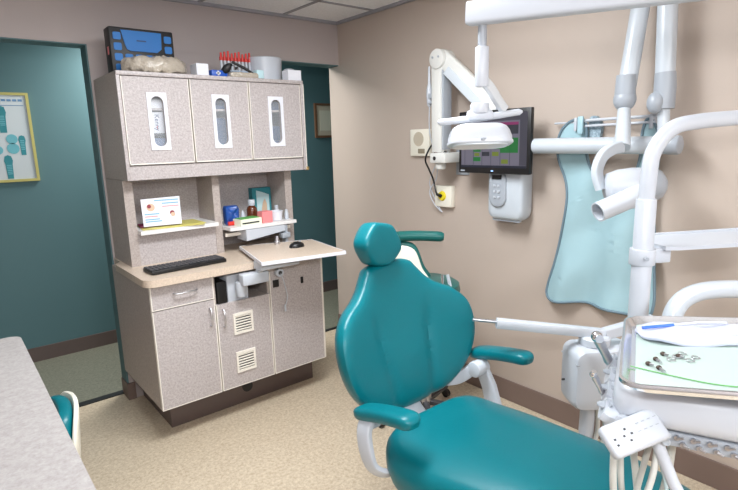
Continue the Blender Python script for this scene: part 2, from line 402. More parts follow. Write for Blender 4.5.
for x0, x1, lab in ((.797, 1.148, 'left door'), (1.154, 1.505, 'middle door'), (1.511, 1.865, 'right door')):
    cx = (x0 + x1) / 2 + (-.005); winx.append(cx); cz = 1.715
    d = MB().prism(rect(x0 + .005, x1 - .005, 1.497, 1.942), .019, (0, UYF + .018, 0), (1, 0, 0), (0, 0, 1), [stadium(cx, cz, .066, .262)]).build('door', lam_m, u, smooth=False)
    MB().bx(x0 + .001, x0 + .005, UYF - .001, UYF + .018, 1.492, 1.942).bx(x1 - .005, x1 - .001, UYF - .001, UYF + .018, 1.492, 1.942).bx(x0, x1, UYF - .001, UYF + .018, 1.491, 1.497).build('edge_banding', band_m, d, smooth=False)
    MB().prism(rect(cx - .052, cx + .052, cz - .15, cz + .15), .006, (0, UYF - .001, 0), (1, 0, 0), (0, 0, 1), [stadium(cx, cz, .066, .262)]).build('window_frame', paper_m, d, 'white plate with a slot window', smooth=False)
    MB().prism(stadium(cx, cz, .065, .26), .003, (0, UYF + .014, 0), (1, 0, 0), (0, 0, 1)).build('glass', glass_m, d, smooth=False)
# things seen through the slot windows
x = winx[0]
t = thing('carton', 'white carton with violet stripe behind the left slot window', 'box', (x, 3.03, 1.732)) 
t.location.z = 1.64; t['w'] = (x, 3.03, 1.64)
t2 = thing('carton', 'small white carton on the upper shelf behind the left slot window', 'box', (x + .01, 3.03, 1.787))
MB().bx(x - .02, x + .07, 2.985, 3.08, 1.787, 1.832, .001).build('carton_body', paper_m, t2, smooth=False)
bpy.data.objects.remove(t)
t = thing('carton', 'tall white carton with violet side standing behind the left slot window', 'box', (x, 3.03, 1.655))
MB().bx(x - .03, x + .07, 2.99, 3.08, 1.655, 1.768, .001).build('carton_body', paper_m, t, smooth=False)
MB().bx(x - .031, x - .018, 2.9885, 2.992, 1.67, 1.755).build('stripe', purple_m, t, smooth=False)
m = MB(); m.text('Kenny', .034, (x + .008, 2.989, 1.712), (0, 0, -1), (1, 0, 0)); m.build('lettering', navyp_m, t, smooth=False)
MB().prism([(0, 0), (.012, -.008), (.03, 0), (.012, -.003)], .001, (x + .010, 2.989, 1.672), (0, 0, 1), (1, 0, 0)).build('swoosh', red_m, t, smooth=False)
tag(MB().bx(x - .05, x + .08, 2.985, 3.12, 1.502, 1.628, .002).build('storage_tray', mat('dusty_blue_plastic', s2l(74, 94, 128), .5)), 'dusty blue tray low behind the left slot window', 'tray')
tag(MB().bx(x - .05, x + .08, 2.985, 3.12, 1.628, 1.655, .002).build('dark_gap_block', black_m), 'added black block for the shaded gap under the violet striped carton', 'case')  # shade of the gap put in as a black block, props the carton
x = winx[1]
bl = mat('dusty_blue_plastic', s2l(74, 94, 128), .5)
t = thing('supply_bag', 'blue-grey supply bag behind the middle slot window', 'bag', (x, 3.05, 1.502))
MB().pad([(p[0], p[1]) for p in rrect(-.08, .08, 0, .24, .03)], .05, (x, 3.05, 1.502), (1, 0, 0), (0, 0, 1)).build('bag_body', bl, t)
MB().bx(x - .02, x - .006, 3.005, 3.012, 1.56, 1.68).build('white_strip', paper_m, t, smooth=False)
MB().pad(rrect(0, .045, 0, .06, .02), .02, (x - .005, 3.006, 1.53), (1, 0, 0), (0, 0, 1)).build('teal_pouch', tpaper_m, t)
tag(MB().bx(x - .09, x + .09, 3.0, 3.2, 1.787, 1.81, .004).bx(x - .09, x + .09, 3.02, 3.2, 1.81, 1.845, .004).build('storage_tray', bl), 'blue-grey tray on the upper shelf behind the middle slot window', 'tray')
x = winx[2]
tag(MB().bx(x - .09, x + .09, 3.0, 3.2, 1.502, 1.60, .004).bx(x - .07, x + .09, 3.02, 3.2, 1.602, 1.69, .004).build('storage_box', bl), 'blue-grey box low behind the right slot window', 'box')
tag(MB().bx(x - .09, x + .07, 3.0, 3.2, 1.787, 1.84, .004).build('storage_box', bl), 'blue-grey box on the upper shelf behind the right slot window', 'box')

# ------------------------------------------------------------------ pull-out tray with bracket and mouse
PZ = .963
t = thing('pull_out_tray', 'cream swivel tray board jutting out over the worktop, carrying a mouse', 'tray', (1.5, 2.6, WZ))
o = MB().prism([(1.278, 2.475), (1.764, 2.385), (1.836, 2.845), (1.401, 2.99)], .018, (0, 0, PZ - .018), (1, 0, 0), (0, 1, 0)).build('board', top_m, t, smooth=False)
MB().prism([(1.274, 2.472), (1.768, 2.381), (1.841, 2.848), (1.399, 2.995)], .019, (0, 0, PZ - .0185), (1, 0, 0), (0, 1, 0), [[(1.279, 2.476), (1.763, 2.386), (1.835, 2.844), (1.402, 2.989)]]).build('edge_banding', paper_m, t, 'white edge banding', smooth=False)
m = MB().bx(1.305, 1.55, 2.54, 2.63, PZ - .065, PZ - .019, .004); m.build('mounting_plate', white_m, t, 'white under-board mounting plate')
m = MB().bx(1.222, 1.382, 2.60, 2.66, .815, .878, .006); m.cyl((1.235, 2.665, .745), (1.235, 2.665, .83), .028, bev=.004).cyl((1.33, 2.625, .875), (1.33, 2.6, .90), .02)
m.build('swing_arm', white_m, t, 'white swing arm reaching from the niche')
MB().cyl((1.60, 2.875, PZ), (1.60, 2.875, PZ + .02), .020, bev=.002).cyl((1.60, 2.875, PZ + .02), (1.60, 2.875, PZ + .05), .013, .009).build('pivot_pin', satin_m, t, 'steel pivot pin')
t = thing('computer_mouse', 'black computer mouse on the cream swivel tray', 'mouse', (1.635, 2.70, PZ))
MB().sphere((1.635, 2.70, PZ + .004), (.05, .034, .03)).build('mouse_body', black_m, t)
MB().cyl((1.659, 2.701, PZ + .026), (1.663, 2.701, PZ + .03), .006, n=12).build('scroll_wheel', grey_m, t)

# keyboard
t = thing('keyboard', 'black computer keyboard on the left of the beige worktop', 'keyboard', (1.03, 2.86, WZ))
kR = Matrix.Rotation(math.radians(3), 3, 'Z'); kc = V((1.0, 2.83, WZ))
MB().box(kc + V((0, 0, .012)), (.42, .135, .02), .005, kR).build('keyboard_body', black_m, t)
m = MB()
for r in range(5):
    for c in range(18):
        m.box(kc + kR @ V((-.198 + c * .0232, .05 - r * .023, .0245)), (.019, .018, .006), .0015, kR, 1)
m.build('keys', dgrey_m, t)

# ------------------------------------------------------------------ hutch contents
t = thing('brochure_card', 'white printed cardboard display card on the left shelf', 'card', (1.0, 3.1, LZ))
cw = [V((.865, 3.055, LZ + .014)), V((1.10, 3.015, LZ + .014))]
U_ = (cw[1] - cw[0]).normalized(); W_ = V((.03, .18, 1)).normalized(); N_ = U_.cross(W_)
cd = MB().prism([(0, 0), (.205, 0), (.210, .160), (0, .155)], -.004, cw[0], U_, W_).build('card_panel', paper_m, t, smooth=False)
def on_card(x0, y0, x1, y1, m): return MB().prism(rect(x0, x1, y0, y1), .0006, cw[0] + N_ * .0002, U_, W_)
m = MB()
for i, (x0, y0, x1) in enumerate(((.07, .14, .2), (.11, .122, .2), (.012, .065, .09), (.012, .035, .09), (.012, .023, .1))): m.prism(rect(x0, x1, y0, y0 + .006), .0008, cw[0] + N_ * .0002, U_, W_)
m.build('print_lines', mat('light_blue_print', s2l(110, 170, 200), .6), t, 'pale blue lines of print', smooth=False)
m = MB()
for x0, y0, x1 in ((.11, .105, .2), (.012, .052, .08)): m.prism(rect(x0, x1, y0, y0 + .005), .0008, cw[0] + N_ * .0002, U_, W_)
m.build('print_stripe', pink_m, t, 'pink lines of print', smooth=False)
def disc(cx, cy, r, n=16): return [(cx + r * math.cos(2 * math.pi * k / n), cy + r * math.sin(2 * math.pi * k / n)) for k in range(n)]
MB().prism(disc(.048, .106, .022), .0008, cw[0] + N_ * .0002, U_, W_).build('printed_picture', skin_m, t, smooth=False)
MB().prism(disc(.04, .112, .011), .0012, cw[0] + N_ * .0002, U_, W_).prism(disc(.16, .068, .013), .0008, cw[0] + N_ * .0002, U_, W_).build('printed_picture', maroon_m, t, smooth=False)
MB().prism(disc(.163, .058, .012), .0012, cw[0] + N_ * .0002, U_, W_).build('printed_picture', skin_m, t, smooth=False)
R5 = Matrix.Rotation(math.radians(-8), 3, 'Z')
tag(MB().box((1.03, 3.10, LZ + .002), (.34, .22, .003), rot=R5).box((1.04, 3.11, LZ + .005), (.33, .21, .003), rot=Matrix.Rotation(.0, 3, 'Z')).build('folder', kraft_m, smooth=False), 'yellow paper folder lying flat under the display card', 'folder')
tag(MB().box((.965, 3.14, LZ + .010), (.2, .14, .005), .001, rot=R5).build('booklet', mat('magenta_paper', s2l(160, 60, 100), .6), smooth=False), 'magenta booklet lying behind the display card', 'booklet')
# right bay
t = thing('supply_packet', 'shiny blue and red packet at the left end of the right shelf', 'packet', (1.385, 3.03, RZ))
MB().pad(rrect(-.045, .05, 0, .12, .02), .06, (1.39, 3.06, RZ + .001), (1, 0, .0), (0, 0, 1), bend=lambda a, b: .012 * math.sin(a * 90) * math.sin(b * 70)).build('packet_body', navy_m, t)
MB().bx(1.35, 1.43, 3.014, 3.03, RZ + .002, RZ + .026, .003).build('packet_label', red_m, t, 'red band')
t = thing('carton', 'low white carton with a green top on the right shelf', 'box', (1.47, 2.99, RZ))
Rz = Matrix.Rotation(math.radians(6), 3, 'Z')
MB().box((1.465, 2.99, RZ + .02), (.15, .09, .04), .001, Rz).build('carton_body', mat('ivory_paper', s2l(234, 236, 214), .6), t, smooth=False)
MB().box((1.465, 2.99, RZ + .0425), (.13, .075, .004), .001, Rz).build('carton_top', green_m, t, smooth=False)
MB().box((1.465, 2.9435, RZ + .016), (.12, .002, .008), 0, Rz).build('carton_stripe', dark_m, t, smooth=False)
t = thing('medicine_bottle', 'brown glass bottle with a white cap on the right shelf', 'bottle', (1.565, 3.12, RZ))
MB().lathe((1.565, 3.12, RZ), [(.03, 0), (.034, .004), (.034, .075), (.03, .088), (.018, .098), (.018, .104)]).build('bottle_body', amber_m, t)
MB().lathe((1.565, 3.12, RZ + .1), [(.022, 0), (.023, .003), (.023, .034), (.02, .038)]).build('cap', white_m, t)
t = thing('picture_carton', 'upright teal printed carton with a hand picture in the right bay', 'box', (1.68, 3.24, RZ))
cc = V((1.66, 3.2, RZ)); 
MB().bx(1.625, 1.765, 3.22, 3.27, RZ, RZ + .20, .001).build('carton_body', tpaper_m, t, smooth=False)
MB().prism([(1.655, RZ + .01), (1.75, RZ + .01), (1.75, RZ + .15), (1.70, RZ + .17), (1.655, RZ + .185)], .001, (0, 3.2195, 0), (1, 0, 0), (0, 0, 1)).build('printed_panel', mat('pale_blue_print', s2l(186, 214, 216), .6), t, smooth=False)
MB().prism([(1.69, RZ + .02), (1.73, RZ + .02), (1.73, RZ + .09), (1.715, RZ + .125), (1.70, RZ + .1), (1.69, RZ + .06)], .001, (0, 3.218, 0), (1, 0, 0), (0, 0, 1)).build('printed_hand', skin_m, t, smooth=False)
tag(MB().box((1.585, 2.985, RZ + .036), (.075, .06, .072), .002, Rz).build('sticky_note_cube', pink_m, smooth=False), 'pink block of note paper on the right shelf', 'note block')
m = MB().lathe((1.68, 3.01, RZ), [(.028, 0), (.036, .003), (.042, .05), (.045, .062), (.038, .062), (.034, .01)]); tag(m.build('cup', paper_m), 'white paper cup beside the pink note block', 'cup')
tag(MB().lathe((1.50, 3.12, RZ), [(.024, 0), (.022, .02), (.01, .06), (.003, .075)]).build('dispenser_bottle', white_m), 'small white cone-shaped bottle left of the brown bottle', 'bottle')
tag(MB().lathe((1.752, 3.0, RZ), [(.013, 0), (.013, .04), (.009, .05), (.009, .062), (.004, .066)]).build('dispenser_bottle', white_m), 'tiny white bottle at the right end of the shelf', 'bottle')
tag(MB().lathe((1.735, 3.1, RZ), [(.014, 0), (.014, .055), (.012, .062), (.012, .085), (.008, .087)]).build('dispenser_bottle', white_m), 'white bottle standing before the teal printed carton', 'bottle')

# cord with hook on the right door
t = thing('hanging_cord', 'thin white cord with a round plug hanging down the right door', 'cord', (1.46, 2.67, .55))
MB().cyl((1.488, BYF, .835), (1.488, BYF - .03, .835), .026, bev=.004).build('plug', white_m, t)
MB().cyl((1.488, BYF - .03, .835), (1.488, BYF - .031, .835), .012).build('plug_socket', dgrey_m, t)
MB().tube(spline([(1.488, 2.655, .83), (1.492, 2.64, .80), (1.512, 2.655, .75), (1.53, 2.668, .68), (1.515, 2.672, .615)]), .0032, 8).cyl((1.515, 2.672, .63), (1.515, 2.672, .59), .006).build('cable', white_m, t)

# ------------------------------------------------------------------ things on top of the wall cabinet
TZ = UZ1
t = thing('organiser_case', 'black case with bright blue compartments standing on the wall cabinet', 'case', (1.0, 3.2, TZ))
x0, x1, y0, y1, z0, z1 = .815, 1.155, 3.12, 3.22, TZ, 2.215
MB().bx(x0, x1, y0, y1, z0, z1, .008).build('case_shell', dark_m, t)
cell = []
for c in range(6):
    for r in range(4):
        if 1 <= c <= 4 and r > 1: continue
        cell.append((x0 + .018 + c * .0535, z0 + .022 + r * .054))
m = MB()
for a, b in cell: m.prism(rrect(a, a + .04, b, b + .038, .008, 3), .004, (0, y0, 0), (1, 0, 0), (0, 0, 1))
m.build('compartments', blue_m, t, 'bright blue compartments')
a, b = x0 + .018 + .0535, z0 + .022 + 2 * .054
MB().prism([(a + .03, b), (a + .17, b), (a + .195, b + .02), (a + .20, b + .105), (a - .012, b + .105), (a + .004, b + .03), (a + .012, b + .008)], .006, (0, y0, 0), (1, 0, 0), (0, 0, 1)).build('flap', blue_m, t, 'large bright blue flap')
MB().box((a + .09, y0 - .0065, b + .055), (.05, .002, .007)).build('flap_print', navyp_m, t, smooth=False)
MB().bx(x0 - .001, x0 + .001, y0 + .03, y0 + .055, z0 + .11, z0 + .15).build('side_sticker', pink_m, t, smooth=False)
bag = MB()
op = [(.17 * math.cos(a) * (1 + .06 * math.sin(5 * a)), .09 * math.sin(a) * (1 + .08 * math.cos(4 * a))) for a in [2 * math.pi * k / 48 for k in range(48)]]
bag.pad(op, .085, (1.01, 3.02, TZ + .044), (1, 0, 0), (0, 1, 0), bend=lambda a, b: .02 * noise.noise(V((a * 26, b * 26, 1.3))) + .012 * noise.noise(V((a * 60, b * 60, 4))),
        prof=[(.5, -.5), (.8, -.5), (.92, -.45), (1, -.25), (1.0, 0), (.96, .2), (.88, .34), (.76, .44), (.62, .49), (.48, .5), (.34, .5), (.2, .5), (.1, .5)])
tag(bag.build('plastic_bag', bag_m), 'crinkled clear plastic bag lying on the wall cabinet', 'bag')
tag(MB().bx(1.215, 1.285, 2.97, 3.06, TZ, TZ + .07, .002).build('carton', paper_m, smooth=False), 'small white carton right of the crinkled bag', 'box')
t = thing('first_aid_box', 'small blue box with a white cross on the wall cabinet', 'box', (1.36, 3.05, TZ))
MB().bx(1.315, 1.415, 3.0, 3.07, TZ, TZ + .045, .006).build('box_body', mat('royal_blue_plastic', s2l(30, 84, 180), .4), t)
MB().box((1.355, 2.999, TZ + .027), (.026, .003, .01)).box((1.355, 2.999, TZ + .027), (.01, .003, .026)).build('white_cross', paper_m, t, smooth=False)
t = thing('tube_rack', 'rack of small white tubes with bright red caps on the wall cabinet', 'rack', (1.55, 3.13, TZ))
MB().bx(1.425, 1.64, 3.11, 3.15, TZ, TZ + .012, .002).bx(1.425, 1.64, 3.11, 3.15, TZ + .055, TZ + .065, .002).bx(1.425, 1.432, 3.11, 3.15, TZ, TZ + .06).bx(1.633, 1.64, 3.11, 3.15, TZ, TZ + .06).build('rack_frame', mat('pale_blue_plastic', s2l(180, 196, 214), .4), t)
for k in range(9):
    x = 1.438 + k * .0235; hh = .006 * (k % 3)
    tu = MB().cyl((x, 3.13, TZ + .013), (x, 3.13, TZ + .125), .008, n=10).build('tube', white_m, t)
    MB().cyl((x, 3.13, TZ + .12), (x, 3.13, TZ + .14), .0105, n=10).cyl((x, 3.13, TZ + .135), (x + .001, 3.13, TZ + .165 + hh), .008, .006, n=10).build('cap', red_m, tu)
tag(MB().tube(spline([(1.39, 3.02, TZ + .03), (1.43, 2.99, TZ + .075), (1.47, 3.0, TZ + .06)]), [.012 + .012 * math.sin(k * .39) for k in range(17)], 10).build('dental_brush', dark_m), 'black brush-like tool lying before the tube rack', 'tool')
tag(MB().tube([(1.445, 3.0, TZ + .095), (1.52, 2.985, TZ + .06), (1.60, 2.97, TZ + .012)], [.008, .009, .006], 10).build('marker_pen', dark_m), 'black pen leaning in front of the red capped tubes', 'pen')
t = thing('wrapped_packs', 'flat clear pouch of instrument packs in front of the tube rack', 'pouch', (1.52, 2.985, TZ))
MB().pad(rrect(-.09, .1, -.035, .035, .02), .035, (1.50, 2.99, TZ + .017), (1, 0, 0), (0, 1, 0), bend=lambda a, b: .01 * noise.noise(V((a * 30, b * 30, 2)))).build('pouch', bag_m, t)
MB().box((1.605, 2.985, TZ + .03), (.05, .05, .05), .006, Rz).build('pack', mat('pale_cyan_plastic', s2l(190, 220, 226), .4), t)
tag(MB().lathe((1.425, 3.05, TZ), [(.017, 0), (.018, .002), (.018, .03), (.015, .034)]).build('jar', maroon_m), 'small maroon jar right of the blue cross box', 'jar')
m = MB().lathe((1.735, 3.14, TZ), [(.098, 0), (.104, .004), (.11, .13), (.112, .148), (.106, .152), (.02, .154)], 40)
tag(m.build('white_tub', white_m), 'large round white plastic tub on the wall cabinet', 'tub')
t = thing('open_carton', 'small white open carton at the right end of the wall cabinet top', 'box', (1.84, 3.0, TZ))
MB().bx(1.79, 1.885, 2.945, 3.02, TZ, TZ + .066, .002).build('carton_body', paper_m, t, smooth=False)
MB().sphere((1.825, 2.99, TZ + .068), (.035, .03, .012)).build('carton_contents', grey_m, t)

# ------------------------------------------------------------------ framed pictures in the hall
t = thing('framed_poster', 'gilt framed poster of dental implants on the teal hall wall', 'picture', (.36, 4.52, 1.37))
px0, px1, pz0, pz1, py = .03, .595, 1.365, 1.985, 4.55
MB().prism(rect(px0, px1, pz0, pz1), .022, (0, py, 0), (1, 0, 0), (0, 0, 1), [rect(px0 + .018, px1 - .018, pz0 + .018, pz1 - .018)]).build('frame', gold_m, t, smooth=False)
MB().bx(px0 + .017, px1 - .017, py - .012, py - .002, pz0 + .017, pz1 - .017).build('poster_sheet', mat('grey_poster_paper', s2l(188, 196, 200), .25), t, smooth=False)
m = MB(); Y = py - .0125
def implant(cx, cz, s, rot=0):
    q = [(-.02, -.09), (.02, -.09), (.024, .02), (.03, .05), (.022, .085), (0, .095), (-.022, .085), (-.03, .05), (-.024, .02)]
    c, s_ = math.cos(rot), math.sin(rot)
    m.prism([(cx + s * (a * c - b * s_), cz + s * (a * s_ + b * c)) for a, b in q], .001, (0, Y, 0), (1, 0, 0), (0, 0, 1))
implant(.42, 1.80, 1); implant(.52, 1.62, .75); implant(.30, 1.78, .9); implant(.42, 1.47, .9); implant(.2, 1.6, .9)
m.build('printed_implant', tpaper_m, t, smooth=False)
m = MB()
for cx, cz, r in ((.46, 1.665, .035), (.46, 1.60, .038), (.36, 1.66, .03), (.37, 1.59, .03), (.28, 1.62, .034)): m.prism(disc(cx, cz, r), .0014, (0, Y, 0), (1, 0, 0), (0, 0, 1))
for k in range(6): m.prism(rect(.405, .435, 1.76 + .012 * k, 1.766 + .012 * k), .0018, (0, Y, 0), (1, 0, 0), (0, 0, 1)); m.prism(rect(.405, .435, 1.42 + .012 * k, 1.426 + .012 * k), .0018, (0, Y, 0), (1, 0, 0), (0, 0, 1)); m.prism(rect(.508, .532, 1.59 + .012 * k, 1.596 + .012 * k), .0018, (0, Y, 0), (1, 0, 0), (0, 0, 1))
m.build('printed_crown', mat('pale_teal_print', s2l(96, 168, 180), .5), t, smooth=False)
m = MB()
for k in range(11): m.prism(rect(.2 + .033 * k, .225 + .033 * k, 1.925, 1.94), .001, (0, Y, 0), (1, 0, 0), (0, 0, 1))
m.prism(rect(.2, .56, 1.895, 1.899), .001, (0, Y, 0), (1, 0, 0), (0, 0, 1))
m.build('printed_heading', mat('blue_print', s2l(90, 130, 170), .5), t, smooth=False)
t = thing('framed_certificate', 'wood framed certificate on the hall wall seen through the right opening', 'picture', (3.16, 4.53, 1.62))
MB().prism(rect(3.04, 3.30, 1.63, 1.97), .022, (0, 4.55, 0), (1, 0, 0), (0, 0, 1), [rect(3.062, 3.278, 1.652, 1.948)]).build('frame', wood_m, t, smooth=False)
MB().bx(3.06, 3.28, 4.535, 4.548, 1.65, 1.95).build('mat_board', mat('beige_mat_board', s2l(186, 176, 156), .6), t, smooth=False)
MB().bx(3.10, 3.24, 4.533, 4.536, 1.70, 1.90).build('certificate_sheet', mat('ivory_sheet', s2l(206, 204, 186), .6), t, smooth=False)

# ------------------------------------------------------------------ near counter and stool, left
t = thing('side_counter', 'pale grey laminate counter in the near left foreground', 'counter', (-.2, .8, 0))
arc = [(.152 - .04 + .04 * math.sin(a), 2.165 - .04 + .04 * math.cos(a)) for a in [math.pi / 2 * k / 8 for k in range(9)]]
MB().prism([(XL + .002, 2.19)] + arc + [(.152, -.6), (XL + .002, -.6)], .04, (0, 0, .9), (1, 0, 0), (0, 1, 0)).build('counter_top', ctr_m, t, smooth=False)
MB().bx(XL + .002, .10, -.58, 1.55, 0, .859).bx(XL + .002, -.5, 1.55, 2.15, 0, .859).build('counter_base', lamside_m, t, smooth=False)
def shell_pad(outl, t, O, U, W, curve):
    return lambda: None
# dentist stool tucked beside the counter: backrest with its white shell
t = thing('operator_stool', 'teal stool with a white backrest shell tucked at the far end of the counter', 'stool', (.02, 2.12, 0))
bo = spline([(-.15, 0, 0), (-.17, .12, 0), (-.13, .235, 0), (-.05, .27, 0), (.05, .27, 0), (.13, .235, 0), (.17, .12, 0), (.15, 0, 0), (0, -.03, 0)], 5, True)
bo = [(p.x, p.y) for p in bo]
MB().pad(bo, .05, (.222, 2.12, .40), (0, 1, 0), (.09, 0, 1), bend=lambda a, b: -1.2 * a * a).build('backrest', teal_m, t)
MB().pad([(p[0] * 1.02, p[1] * 1.02) for p in bo], .02, (.258, 2.12, .40), (0, 1, 0), (.09, 0, 1), bend=lambda a, b: -1.2 * a * a).build('backrest_shell', cream_m, t, 'cream white backrest shell')
MB().lathe((.0, 2.12, .44), [(.16, 0), (.19, .01), (.2, .04), (.19, .065), (.15, .075)]).build('seat', teal_m, t)
MB().tube([(.262, 2.12, .46), (.24, 2.12, .40), (.1, 2.12, .42)], 1, 12, sq=(.05, .015)).build('back_bracket', satin_m, t)
MB().cyl((0, 2.12, .08), (0, 2.12, .44), .025).build('gas_column', satin_m, t)
def star(cx, cy, parent, R=.24, m_=dgrey_m):
    for k in range(5):
        a = 2 * math.pi * k / 5 + .3; e = V((cx + R * math.cos(a), cy + R * math.sin(a), .065))
        lg = MB().tube([(cx, cy, .10), e + V((0, 0, .01))], [1, .7], 12, sq=(.04, .03)).build('leg', m_, parent)
        MB().cyl(e + V((-.012, 0, -.038)), e + V((.012, 0, -.038)), .026, n=16).build('caster', black_m, lg)
star(0, 2.12, t)

# ------------------------------------------------------------------ assistant stool behind the treatment chair
sx, sy = 2.0, 1.98
t = thing('assistant_stool', 'dark teal assistant stool with a curved body rest behind the treatment chair', 'stool', (sx, sy, 0))
MB().lathe((sx, sy, .735), [(.13, 0), (.18, .008), (.197, .035), (.19, .07), (.16, .088), (.05, .092)], 36).build('seat', dteal_m, t)
MB().cyl((sx, sy, .10), (sx, sy, .735), .028).cyl((sx, sy, .10), (sx, sy, .4), .035).build('gas_column', satin_m, t)
star(sx, sy, t, .28)
arcp = [(1.78, 2.10, 1.055), (1.90, 2.115, 1.06), (2.02, 2.05, 1.058), (2.125, 1.95, 1.05)]
MB().tube(spline(arcp, 6), [.02] + [.029] * 16 + [.028, .02], 14).build('body_rest', dteal_m, t)
wing = [(p.x, p.y) for p in spline([(-.12, -.02, 0), (-.13, .17, 0), (-.05, .20, 0), (.03, .175, 0), (.07, .07, 0), (.10, .0, 0), (.0, -.03, 0)], 5, True)]
UU = V((.771, -.636, 0)); 
MB().pad([(a * 1.12, b * 1.02) for a, b in wing], .02, V((1.95, 2.055, .81)), UU, (0, 0, 1)).build('backrest_shell', cream_m, t, 'cream backrest shell')
MB().pad([(a * 1.2 + .014, b * 1.10 + .002) for a, b in wing], .045, V((1.955, 2.07, .81)) + V((.636, .771, 0)) * .034, UU, (0, 0, 1)).build('backrest', dteal_m, t)
MB().tube([(1.985, 1.84, .755), (2.0, 1.845, .875)], 1, 10, sq=(.014, .01)).build('adjustment_rod', chrome_m, t)
MB().tube([(2.035, 1.80, .745), (2.022, 1.83, .875)], 1, 10, sq=(.018, .01)).build('adjustment_rod', white_m, t)
MB().tube(spline([(1.96, 1.95, .79), (2.05, 2.12, .83), (1.95, 2.13, .95), (1.93, 2.115, 1.05)]), .012, 10).build('rest_arm', satin_m, t)

# ------------------------------------------------------------------ wall-mounted monitor with arm
W = XR
t = thing('wall_monitor', 'black flat monitor showing a colourful schedule on a white wall arm', 'monitor', (2.30, 1.81, 1.387))
my0, my1, mz0, mz1, mx = 1.572, 2.045, 1.387, 1.727, 2.355
MB().bx(mx + .012, mx + .05, my0 + .04, my1 - .04, mz0 + .04, mz1 - .04, .01).bx(mx, mx + .03, my0, my1, mz0, mz1, .006).build('housing', black_m, t)
S_ = MB(); sy0, sy1, sz0, sz1 = my0 + .02, my1 - .02, mz0 + .032, mz1 - .02
def scr(a, b, c, d, i, lay=1):   # a,b fractions left to right; c,d bottom to top
    S_.slot(i).bx(mx - .0006 * lay, mx - .0006 * lay + .0004, sy1 - (sy1 - sy0) * b, sy1 - (sy1 - sy0) * a, sz0 + (sz1 - sz0) * c, sz0 + (sz1 - sz0) * d)
scr(0, 1, 0, 1, 0); scr(0, 1, .86, 1, 1, 2); scr(.9, 1, .05, .86, 1, 2); scr(.05, .88, .78, .83, 2, 2)
for k in range(6):
    scr(.06 + .14 * k, .065 + .14 * k, .05, .78, 3, 3)
for a, b, c, d, i in ((.20, .32, .45, .6, 4), (.2, .32, .3, .4, 4), (.2, .32, .12, .2, 4), (.34, .5, .5, .7, 1), (.5, .62, .35, .45, 4), (.62, .88, .28, .55, 4), (.66, .88, .62, .78, 3), (.5, .6, .22, .3, 5), (.64, .74, .08, .16, 5), (.34, .46, .22, .3, 3), (.22, .3, .22, .28, 5), (.06, .18, .6, .76, 1)):
    scr(a, b, c, d, i, 3)
scr(0, 1, 0, .045, 6, 2)
def em(n, r, g_, b):
    m = mat(n, s2l(r, g_, b), .3, emit=.42); m.node_tree.nodes['Principled BSDF'].inputs['Base Color'].default_value = (.01, .01, .012, 1); return m
S_.build('screen', [em('screen_lavender', 150, 145, 165), em('screen_slate', 92, 90, 105), em('screen_magenta', 180, 50, 130), em('screen_dark', 60, 62, 74), em('screen_green', 20, 150, 60), em('screen_olive', 150, 170, 50), em('screen_navy', 30, 36, 60)], t, smooth=False)
MB().bx(mx - .001, mx + .001, my1 - .045, my1 - .015, mz0 + .010, mz0 + .018).build('brand_badge', grey_m, t, smooth=False)
MB().bx(mx - .001, mx + .001, 1.80, 1.815, mz0 + .012, mz0 + .018).build('power_light', mat('blue_led', (.3, .5, 1), .4, emit=1), t, smooth=False)
t = thing('monitor_arm', 'cream jointed wall arm with an upright column holding the monitor', 'arm', (2.38, 2.2, 1.39))
MB().bx(2.335, 2.425, 2.168, 2.245, 1.50, 2.03, .008).build('column', creamarm_m, t)
MB().bx(2.345, 2.415, 2.155, 2.168, 1.52, 2.0, .002).build('column_channel', grey_m, t, 'grey channel strip')
MB().cyl((2.325, 2.195, 2.035), (2.435, 2.195, 2.035), .056, n=36, bev=.006).build('shoulder_joint', creamarm_m, t)
for y0 in (2.22, 2.175): MB().cyl((2.320, y0, 2.045), (2.328, y0, 2.045), .006).build('screw', grey_m, t)
MB().tube([(2.38, 2.19, 2.045), (2.40, 1.80, 1.715)], 1, 16, sq=(.07, .095), up=(0, .6, .8)).build('upper_arm', creamarm_m, t)
MB().tube([(2.34, 2.13, 1.965), (2.355, 1.83, 1.70)], 1, 16, sq=(.012, .05), up=(0, .6, .8)).build('arm_cover', pale_m, t)
MB().cyl((2.40, 1.79, 1.65), (2.40, 1.79, 1.74), .035, bev=.004).bx(2.402, 2.42, 1.74, 1.86, 1.5, 1.62, .002).bx(2.395, 2.415, 1.77, 1.81, 1.55, 1.68, .004).build('monitor_mount', grey_m, t)
MB().bx(2.33, XR, 2.13, 2.255, 1.44, 1.50, .008).cyl((2.38, 2.21, 1.40), (2.38, 2.21, 1.45), .032, bev=.01).build('wall_bracket', creamarm_m, t)
MB().bx(XR - .012, XR, 2.10, 2.20, 1.36, 1.56, .004).build('wall_plate', grey_m, t)
MB().cyl((XR - .013, 2.15, 1.40), (XR - .010, 2.15, 1.40), .008).build('screw', dgrey_m, t)
MB().cyl((2.38, 2.21, 1.499), (2.38, 2.21, 1.51), .045).build('collar', chrome_m, t)
MB().cyl((2.334, 2.215, 1.468), (2.3285, 2.215, 1.468), .012, n=16).build('bolt', black_m, t)
